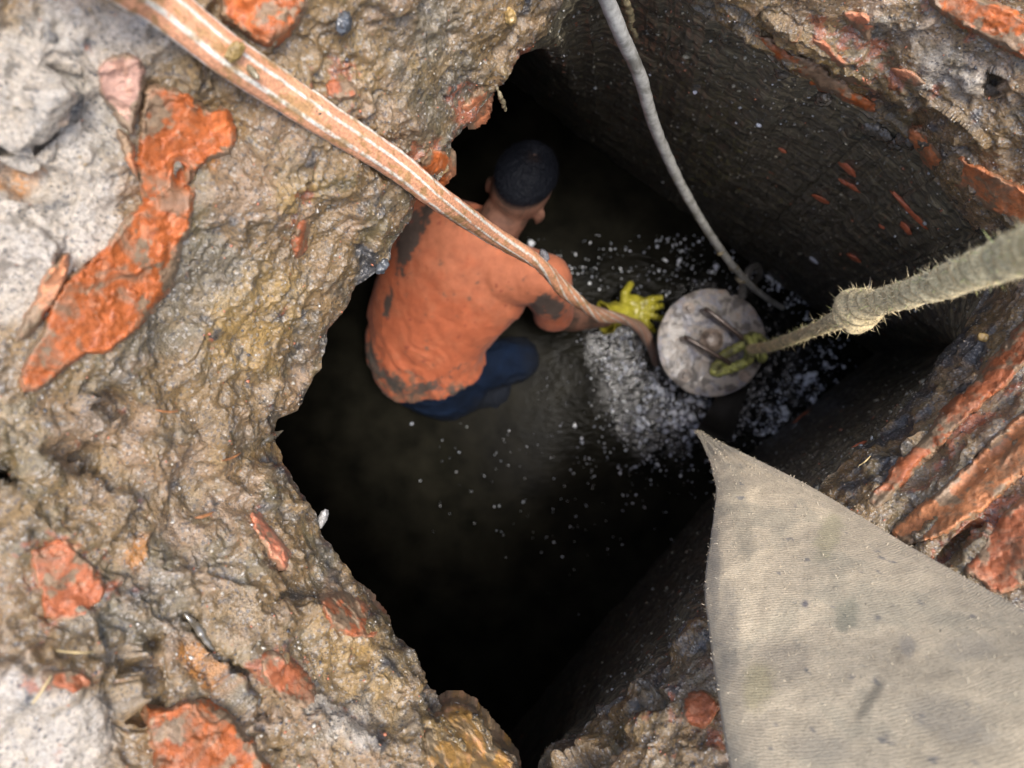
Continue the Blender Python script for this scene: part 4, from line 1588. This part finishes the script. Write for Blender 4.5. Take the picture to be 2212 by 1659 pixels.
# ------------------------------------------------------------------ grey power cable
CAB = [(1150, -900, .52), (1195, -520, .60), (1235, -320, .70), (1270, -160, .80), (1305, -20, .92), (1338, 65, .99), (1382, 165, 1.09), (1408, 255, 1.19), (1440, 335, 1.30), (1482, 420, 1.44), (1530, 500, 1.60), (1572, 560, 1.74), (1612, 606, 1.87), (1650, 640, 1.97), (1690, 665, 2.05)]
cab = tube_obj('power_cable', [list(P(*q)) for q in CAB], [.0112, .0110, .0108, .0105, .0100, .0095, .0090, .0085, .0080, .007], simple('muddy_grey_rubber', (.30, .295, .27), .45, 90, .35, .5, .003, coat=.2, col2=(.13, .125, .105), th=(.5, .66)), None, 260, 20, disp=.0015, dsc=45)
tag(cab, 'mud stained grey cable hanging down from the top edge into the water', 'cable')
for i, (u, v, d) in enumerate(((1586, 578, 1.79), (1600, 604, 1.86), (1440, 330, 1.295), (1556, 540, 1.69))):
    clod(u, v, d, 12, 8, .008, 30 * i, parent=cab, seed=10 + i)
rt = tube_obj('root', [list(P(*q)) for q in [(1338, -30, .96), (1352, 8, 1.0), (1362, 36, 1.03), (1360, 56, 1.06), (1374, 78, 1.1), (1370, 96, 1.14)]], [.005, .006, .0045, .005, .003, .001], M_CLOD, None, 90, 12, disp=.006, dsc=80)
tag(rt, 'short muddy root dangling beside the top of the grey cable', 'root')
tg = tube_obj('twig', [list(P(*q)) for q in [(1050, 145, .955), (1063, 168, .965), (1073, 190, .975), (1080, 206, .985), (1086, 222, 1.0), (1092, 238, 1.02)]], [.001, .0016, .002, .0036, .004, .001], M_CLOD, None, 70, 10, disp=.004, dsc=90)
tag(tg, 'thin muddy twig hanging over the left lip above the man\'s head'.replace("man's", "person's"), 'twig')

# ------------------------------------------------------------------ canvas cloth over the rim
LE = [(1508, 934, 1.22), (1516, 946, 1.18), (1536, 990, 1.10), (1553, 1050, 1.02), (1551, 1120, .97), (1537, 1200, .92), (1531, 1290, .87), (1545, 1400, .82), (1562, 1520, .76), (1592, 1680, .70), (1650, 1900, .62)]
RE = [(1516, 932, 1.22), (1542, 948, 1.18), (1606, 978, 1.11), (1752, 1050, 1.01), (1872, 1120, .93), (1962, 1176, .87), (2080, 1243, .80), (2220, 1322, .72), (2380, 1420, .64), (2520, 1540, .58), (2750, 1800, .52)]
nC, mC = 260, 180
Lc = catmull([list(P(*q)) for q in LE], nC)
Rc = catmull([list(P(*q)) for q in RE], nC)
ww = np.linspace(0, 1, mC)
Vc = Lc[:, None] * (1 - ww[None, :, None]) + Rc[:, None] * ww[None, :, None]
wid = np.linalg.norm(Rc - Lc, axis=1)
Vc[..., 2] += (0.10 * wid[:, None] * np.sin(np.pi * ww[None]) ** .8)
Vc[..., 2] -= 0.022 * np.exp(-ww[None] * wid[:, None] / .012) + 0.006 * np.exp(-(1 - ww[None]) * wid[:, None] / .010)
tc_ = np.linspace(0, 1, nC)
Vc[..., 2] += 0.006 * np.sin(ww[None] * 9 + tc_[:, None] * 4) * sstep(0, .1, wid)[:, None] + 0.014 * fbm(Vc, 7, 3, 4.0) * sstep(0.02, .12, wid)[:, None] + 0.0028 * fbm(Vc, 38, 4, 14.0) + 0.004 * fbm(Vc, 16, 2, 54.0)
# creases that fan out of the narrow end
Vc[..., 2] += 0.0045 * np.sin(ww[None] * 26 + 1.5 * np.sin(tc_[:, None] * 9)) * np.exp(-(tc_[:, None] - .14) ** 2 / .012) * sstep(0, .05, wid)[:, None] * (1 - .6 * ww[None])
f1 = fbm(Vc, 9, 5, 3.0, .6)
f2 = fbm(Vc, 30, 4, 13.0, .65)
f3 = fbm(Vc, 60, 3, 23.0)
f4 = fbm(Vc, 75, 4, 33.0, .7)
cl_ = np.array([.48, .395, .27]) * (1 + .35 * f1[..., None] + .28 * f2[..., None] + .25 * f4[..., None])
gm = sstep(.05, .35, f1 + .4 * f2) * .5
cl_ = cl_ * (1 - gm[..., None]) + np.array([.24, .22, .16]) * gm[..., None]
brd = (np.exp(-ww[None] * wid[:, None] / .03) + np.exp(-(1 - ww[None]) * wid[:, None] / .006) * .7 + 1.0 * sstep(.22, .02, tc_)[:, None])
bm_ = sstep(.35, 1.0, brd * .8 + f2 * .7) * .6
cl_ = cl_ * (1 - bm_[..., None]) + np.array([.21, .19, .14]) * bm_[..., None]
cu_, cv_ = proj(Vc.reshape(-1, 3))
cu_, cv_ = cu_.reshape(Vc.shape[:2]), cv_.reshape(Vc.shape[:2])
for (su, sv, ru, rv, an, kc_, kk_) in ((1828, 1332, 26, 44, 10, (.17, .17, .12), .6), (1880, 1512, 12, 62, 35, (.16, .14, .10), .75), (1640, 1480, 40, 60, 20, (.34, .29, .14), .5), (1790, 1160, 30, 60, 20, (.30, .27, .14), .5),
                                       (1960, 1400, 20, 30, 0, (.15, .15, .15), .4), (1700, 1420, 60, 40, 0, (.24, .20, .15), .4), (2050, 1560, 120, 50, 30, (.26, .23, .18), .5), (1600, 1110, 26, 110, -8, (.22, .195, .14), .55), (1545, 1240, 12, 160, 0, (.25, .22, .17), .6),
                                       (1575, 1350, 26, 120, 0, (.24, .21, .16), .6), (1780, 1620, 90, 40, 10, (.28, .24, .18), .5), (2100, 1400, 60, 30, 0, (.27, .24, .19), .4), (1740, 1305, 7, 8, 0, (.08, .08, .1), .8)):
    a_ = math.radians(an)
    du_, dv_2 = cu_ - su, cv_ - sv
    e_ = np.exp(-(((du_ * math.cos(a_) + dv_2 * math.sin(a_)) / ru) ** 2 + ((-du_ * math.sin(a_) + dv_2 * math.cos(a_)) / rv) ** 2))
    m_s = sstep(.25, .75, e_ + .5 * f2 + .3 * f4) * kk_
    cl_ = cl_ * (1 - m_s[..., None]) + np.array(kc_) * m_s[..., None]
sp_ = sstep(.42, .52, f3) * .7
cl_ = cl_ * (1 - sp_[..., None]) + np.array([.12, .12, .12]) * sp_[..., None]


def canvas_mat():
    m, n, p, L = mat('muddy_canvas')
    at = node(n, 'ShaderNodeVertexColor', layer_name='Col')
    uv = n.nodes.new('ShaderNodeUVMap').outputs[0]
    wv = node(n, 'ShaderNodeTexWave', wave_type='BANDS', bands_direction='Y')
    wv.inputs['Scale'].default_value = 95
    wv.inputs['Distortion'].default_value = 5.0
    wv.inputs['Detail'].default_value = 2
    wv.inputs['Detail Scale'].default_value = 1.5
    L.new(uv, wv.inputs[0])
    n1 = noise(n, 420, 4, 0.7, geo_pos(n))
    c = mix(n, 1.0, at.outputs[0], ramp(n, n1.outputs[0], [(0.3, (0.72, 0.7, 0.66)), (0.5, (1, 1, 1)), (0.7, (1.22, 1.2, 1.18))]).outputs[0], 'MULTIPLY')
    c = mix(n, .04, c, wv.outputs[0], 'MULTIPLY')
    L.new(c, p.inputs['Base Color'])
    p.inputs['Roughness'].default_value = .85
    p.inputs['Sheen Weight'].default_value = .1
    b = bump(n, wv.outputs[0], .45, .0006)
    b = bump(n, n1.outputs[0], .6, .0012, b)
    L.new(b, p.inputs['Normal'])
    return m


M_CANVAS = canvas_mat()
arc = np.concatenate([[0], np.cumsum(np.linalg.norm(np.diff((Lc + Rc) / 2, axis=0), axis=1))])
uvc = np.stack([ww[None] * wid[:, None], arc[:, None] + 0 * ww[None]], -1)
nrc = grid_normals(Vc)
nrc *= np.sign(nrc[..., 2:3])
# closed sheet: top, far edge, underside
full = np.concatenate([Vc, (Vc - nrc * .0035)[:, ::-1]], 1)
cloth = link('canvas_cloth', grid_mesh('canvas_cloth', full, wrap_v=True, colors=np.concatenate([cl_, cl_[:, ::-1]], 1), uv=np.concatenate([uvc, uvc[:, ::-1]], 1)), M_CANVAS)
tag(cloth, 'muddy beige canvas cloth narrowing to a point over the lower right lip', 'cloth')
# cloth tail down to the pump; wetness and shade are painted into its colour
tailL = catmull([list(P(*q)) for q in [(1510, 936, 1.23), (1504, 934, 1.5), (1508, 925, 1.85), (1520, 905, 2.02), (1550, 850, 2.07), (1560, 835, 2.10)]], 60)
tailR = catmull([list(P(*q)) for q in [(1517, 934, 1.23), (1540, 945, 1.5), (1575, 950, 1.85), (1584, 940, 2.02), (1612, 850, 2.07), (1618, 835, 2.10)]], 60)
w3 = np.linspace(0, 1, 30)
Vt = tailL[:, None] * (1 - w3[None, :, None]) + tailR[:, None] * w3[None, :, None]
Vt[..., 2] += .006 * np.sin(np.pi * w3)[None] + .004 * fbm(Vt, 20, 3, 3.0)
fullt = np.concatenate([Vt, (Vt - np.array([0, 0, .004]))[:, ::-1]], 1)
link('soaked_shaded_tail', grid_mesh('soaked_shaded_tail', fullt, wrap_v=True), simple('soaked_shaded_canvas', (.016, .014, .011), .6, 60, .4, .5, .003), cloth)

# lint standing off the cloth, densest along its edges
vs, fs, cs = [], [], []
for k in range(3600):
    i = int(rng.uniform(0, nC - 1))
    if k < 300:
        j = 0 if rng.uniform() < .5 else mC - 1
        j = abs(j - int(abs(rng.normal()) * 1.5))
    else:
        j = int(rng.uniform(0, mC - 1))
    j = min(max(j, 0), mC - 1)
    out = np.array(nrc[i, j]) * rng.uniform(.2, .8)
    if j < 6: out = out - (Rc[i] - Lc[i]) / wid[i] * rng.uniform(.1, .5)
    if j > mC - 7: out = out + (Rc[i] - Lc[i]) / wid[i] * rng.uniform(.3, 1)
    dr = out + rng.normal(size=3) * .35
    dr /= np.linalg.norm(dr)
    ln = rng.uniform(.0012, .004)
    sdv = np.cross(dr, rng.normal(size=3))
    sdv /= np.linalg.norm(sdv) + 1e-9
    p0 = Vc[i, j]
    b0 = len(vs)
    vs += [p0 + sdv * .00022, p0 - sdv * .00022, p0 + dr * ln * .6 + sdv * .0002, p0 + dr * ln + rng.normal(size=3) * ln * .3]
    fs += [(b0, b0 + 1, b0 + 2), (b0 + 1, b0 + 3, b0 + 2)]
    cs += [tuple(np.array([.50, .43, .31]) * rng.uniform(.5, 1.15))] * 4
o = link('lint', raw_mesh('lint', vs, fs, np.array(cs)), M_ROPE, cloth, smooth=False)
o['kind'] = 'stuff'

# ------------------------------------------------------------------ flecks of brick and crumbs on the pit wall
wall_flat = S.reshape(-1, 3)
wall_n = ns.reshape(-1, 3)
wu, wvv = proj(wall_flat)


def wall_point(u, v):
    d2 = (wu - u) ** 2 + (wvv - v) ** 2
    i = int(np.argmin(d2))
    return i


M_FLECK = simple('bare_brick', (.42, .115, .05), .5, 150, .35, .5, .002, coat=.2)
M_PALEF = simple('white_stone', (.55, .57, .62), .3, 80, .2, .3, .002, coat=.4)
for k, (u, v, ln, wd, m) in enumerate([(1827, 361, .026, .011, 0), (1820, 392, .013, .006, 0), (1844, 405, .020, .007, 0), (1774, 431, .022, .010, 0), (1967, 455, .050, .006, 0),
                                       (1956, 494, .016, .009, 0), (1844, 557, .018, .012, 0), (1690, 325, .009, .006, 0), (1905, 490, .008, .005, 0), (1730, 900, .03, .004, 0), (1850, 965, .02, .003, 0), (1758, 562, .012, .010, 1), (1500, 200, .004, .003, 1), (1640, 270, .005, .004, 1)]):
    i = wall_point(u, v)
    p0, nn_ = Vector(wall_flat[i]), Vector(wall_n[i])
    j = (i + NW * 2) % len(wall_flat)
    al = Vector(wall_flat[j]) - p0
    al = (al - nn_ * al.dot(nn_)).normalized()
    bb = nn_.cross(al)
    aa_ = np.linspace(0, 2 * np.pi, 30, endpoint=False)
    ph = np.linspace(0, np.pi, 14)
    Vf = np.zeros((14, 30, 3))
    X_ = np.sin(ph)[:, None] * np.cos(aa_)[None] * ln
    Y_ = np.sin(ph)[:, None] * np.sin(aa_)[None] * wd
    Z_ = np.cos(ph)[:, None] * .004 + 0 * aa_[None]
    jit = 1 + .55 * fbm(np.stack([X_ / ln * 1.6, Y_ / wd * 1.6, Z_ * 0 + k * 9], -1), 1.0, 3, 2.0)
    Vf = np.array(p0) + (X_ * jit)[..., None] * np.array(al) + (Y_ * jit)[..., None] * np.array(bb) + Z_[..., None] * np.array(nn_)
    link('white_stone' if m else 'brick_fleck', grid_mesh('fleck', Vf, wrap_v=True), M_PALEF if m else M_FLECK, wall)
vis = np.where((wu > 1180) & (wu < 2230) & (wvv > -10) & (wvv < 1500) & ((np.arange(len(wall_flat)) % NW) > 2))[0]
# the grid is closer together near the water: thin it so the crumbs spread evenly
tcol = (np.arange(len(wall_flat)) % NW) / NW
ci_ = rng.choice(vis, 9000)
ci_ = ci_[rng.uniform(size=len(ci_)) < np.exp(-tcol[ci_] * 1.6)]
palw = np.array([(.30, .27, .19), (.20, .18, .13), (.10, .09, .07), (.42, .42, .40), (.30, .12, .06), (.16, .14, .10)])
scatter('crumbs', ci_, np.exp(rng.normal(math.log(.0014), .5, len(ci_))), palw[rng.choice(6, len(ci_), p=[.22, .25, .3, .06, .05, .12])], wall_flat, wall_n, M_GRIT, wall)
bpy.data.objects['crumbs']['kind'] = 'stuff'

# wet clods clinging under the upper right lip
def clod_at(u, v, d, ru, rv, h, an, seed, m):
    return clod(u, v, d, ru, rv, h, an, m, 'mud_clod', rim, seed)


M_WETCLOD = simple('wet_dark_clod', (.07, .06, .045), .25, 130, .5, .9, .005, coat=.7)
for k, (u, v, ru, rv, an) in enumerate([(1545, 42, 30, 18, 35), (1575, 78, 18, 14, 20), (1692, 152, 22, 14, 30), (1716, 166, 14, 10, 0), (1778, 213, 18, 13, 40), (1880, 272, 24, 16, 30), (1905, 292, 22, 12, 40), (1935, 310, 18, 12, 20),
                                        (1958, 300, 26, 16, 50), (2075, 420, 24, 16, 45), (2104, 462, 26, 20, 40), (2140, 490, 28, 20, 30), (1240, 1606, 14, 18, 0), (1205, 1622, 12, 16, 0), (1300, 1535, 16, 12, 0)]):
    clod_at(u, v, float(depth_surf(np.array([float(u)]), np.array([float(v)]))[0]) + .012, ru, rv, .016, an, 20 + k, M_WETCLOD)

# trickles of water in the creases at the lower left
M_TRICKLE, n_, p_, L_ = mat('trickle_water')
p_.inputs['Base Color'].default_value = (.10, .085, .06, 1)
p_.inputs['Roughness'].default_value = .03
p_.inputs['Specular IOR Level'].default_value = .9
p_.inputs['Coat Weight'].default_value = 1
p_.inputs['Coat Roughness'].default_value = .02
for pts_ in ([(398, 1325), (418, 1345), (430, 1362), (446, 1385), (462, 1408)], [(532, 1488), (545, 1500), (556, 1512), (560, 1528)], [(612, 930), (596, 940), (580, 948), (566, 960)]):
    tube_obj('water_trickle', [list(P(u, v, float(depth_surf(np.array([float(u)]), np.array([float(v)]))[0]) - .004)) for u, v in pts_], [.001, .0045, .005, .004, .001], M_TRICKLE, rim, 40, 10, disp=.003, dsc=90)

# ------------------------------------------------------------------ bits on the mud and on the water
def straw(u0, v0, u1, v1, w_, m, label, name='splinter', cat='splinter', lift=.006):
    pts = []
    for t in np.linspace(0, 1, 5):
        u, v = u0 + (u1 - u0) * t, v0 + (v1 - v0) * t + 3 * math.sin(t * 3)
        pts.append(list(P(u, v, float(depth_surf(np.array([u]), np.array([v]))[0]) - lift)))
    o = tube_obj(name, pts, [w_ * .5, w_, w_, w_ * .9, w_ * .3], m, None, 24, 8, disp=w_ * .3, dsc=300)
    tag(o, label, cat)
    return o


M_WOOD = simple('wet_wood', (.34, .15, .06), .35, 200, .3, .4, .001, coat=.5)
M_STRAW = simple('dry_straw', (.50, .38, .18), .5, 200, .3, .3, .001)
straw(335, 885, 385, 888, .0014, M_WOOD, 'reddish wood splinter on wet mud left of the pit mouth', lift=.012)
straw(480, 995, 520, 978, .0016, M_WOOD, 'orange brown splinter in the mud crease nearest the left lip', lift=.012)
straw(422, 1118, 462, 1105, .0022, M_WOOD, 'short broad amber splinter in the mud below the crease', lift=.012)
straw(70, 1520, 110, 1460, .0011, M_STRAW, 'pale curved straw on the whitish mortar at the bottom left', 'straw', 'straw', lift=.012)
straw(120, 1405, 205, 1408, .0008, M_STRAW, 'thin yellow straw lying across the brick patches at lower left', 'straw', 'straw', lift=.012)
straw(1880, 985, 1855, 1005, .0012, M_STRAW, 'tiny yellow straw on dark mud at the right lip', 'straw', 'straw', lift=.01)


def stone(u, v, d, ru, rv, h, an, m, label, seed):
    o = clod(u, v, d, ru, rv, h, an, m, 'stone', None, seed)
    tag(o, label, 'stone')


def ds(u, v):
    return float(depth_surf(np.array([float(u)]), np.array([float(v)]))[0])


M_SHELL = simple('pale_stone', (.30, .29, .27), .35, 60, .2, .3, .002, coat=.3)
M_AMBER = simple('amber_stone', (.36, .24, .09), .25, 60, .4, .4, .003, coat=.6)
M_DSTONE = simple('dark_stone', (.06, .065, .07), .3, 60, .4, .4, .003, coat=.5)
stone(697, 1120, ds(697, 1120) + .004, 9, 22, .008, 20, M_SHELL, 'pale chip of stone sticking out of the left lip', 11)
stone(1102, 36, ds(1102, 36) - .004, 12, 17, .010, -20, M_AMBER, 'shiny amber pebble in the mud near the top of the lip', 12)
stone(2125, 690 + 40, ds(2125, 730) - .004, 14, 10, .007, 30, M_AMBER, 'glossy amber pebble on the dark mud right of the rope', 13)
stone(742, 48, ds(742, 48) - .004, 16, 26, .008, 10, M_DSTONE, 'dark blue grey stone in the mud between hose and top edge', 14)
stone(825, 575, ds(825, 575) - .002, 12, 20, .008, 30, M_DSTONE, 'dark grey stone at the left lip beside the orange shirt', 15)

# pale flecks added as sky glints, and dark crumbs, thickest round the pump
def water_fleck_density(u, v):
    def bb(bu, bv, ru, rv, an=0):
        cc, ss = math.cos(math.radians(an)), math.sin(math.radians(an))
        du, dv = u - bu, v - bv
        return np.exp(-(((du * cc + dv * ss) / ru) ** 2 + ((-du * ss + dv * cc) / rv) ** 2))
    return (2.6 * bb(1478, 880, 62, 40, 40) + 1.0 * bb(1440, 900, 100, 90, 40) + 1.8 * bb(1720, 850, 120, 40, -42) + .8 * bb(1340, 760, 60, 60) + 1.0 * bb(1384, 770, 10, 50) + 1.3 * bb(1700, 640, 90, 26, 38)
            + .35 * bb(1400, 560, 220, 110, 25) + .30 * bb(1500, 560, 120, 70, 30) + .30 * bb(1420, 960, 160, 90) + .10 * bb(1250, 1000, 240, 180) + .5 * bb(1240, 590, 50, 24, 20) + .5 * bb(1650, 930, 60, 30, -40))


def water_flecks(name, n_try, size, sg, palette, label, thr):
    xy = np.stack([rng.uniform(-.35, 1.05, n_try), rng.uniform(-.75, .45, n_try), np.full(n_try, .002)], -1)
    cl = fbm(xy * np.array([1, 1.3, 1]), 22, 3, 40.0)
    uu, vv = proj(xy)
    de = water_fleck_density(uu, vv) * np.clip(1 + 3.4 * cl, 0, 4)
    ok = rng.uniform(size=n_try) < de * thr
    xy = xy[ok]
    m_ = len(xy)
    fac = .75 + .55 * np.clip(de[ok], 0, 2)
    o = scatter(name, np.arange(m_), fac * np.exp(rng.normal(math.log(size), sg, m_)), palette[rng.integers(0, len(palette), m_)], xy, np.tile([0, 0, 1.0], (m_, 1)), M_WATERFLECK)
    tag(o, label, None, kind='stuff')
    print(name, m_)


M_WATERFLECK = attr_material('wet_flecks', .25, .6)
water_flecks('water_flecks', 30000, .0021, .5, np.array([(.80, .83, .88), (.7, .73, .8), (.45, .48, .55), (.85, .87, .9), (.25, .26, .3)]), 'white flecks added as sky glints on the black water round the pump', .42)
water_flecks('scum', 5000, .0018, .3, np.array([(.10, .10, .09), (.06, .06, .05), (.16, .15, .12)]), 'dark crumbs of scum on the black water', .25)
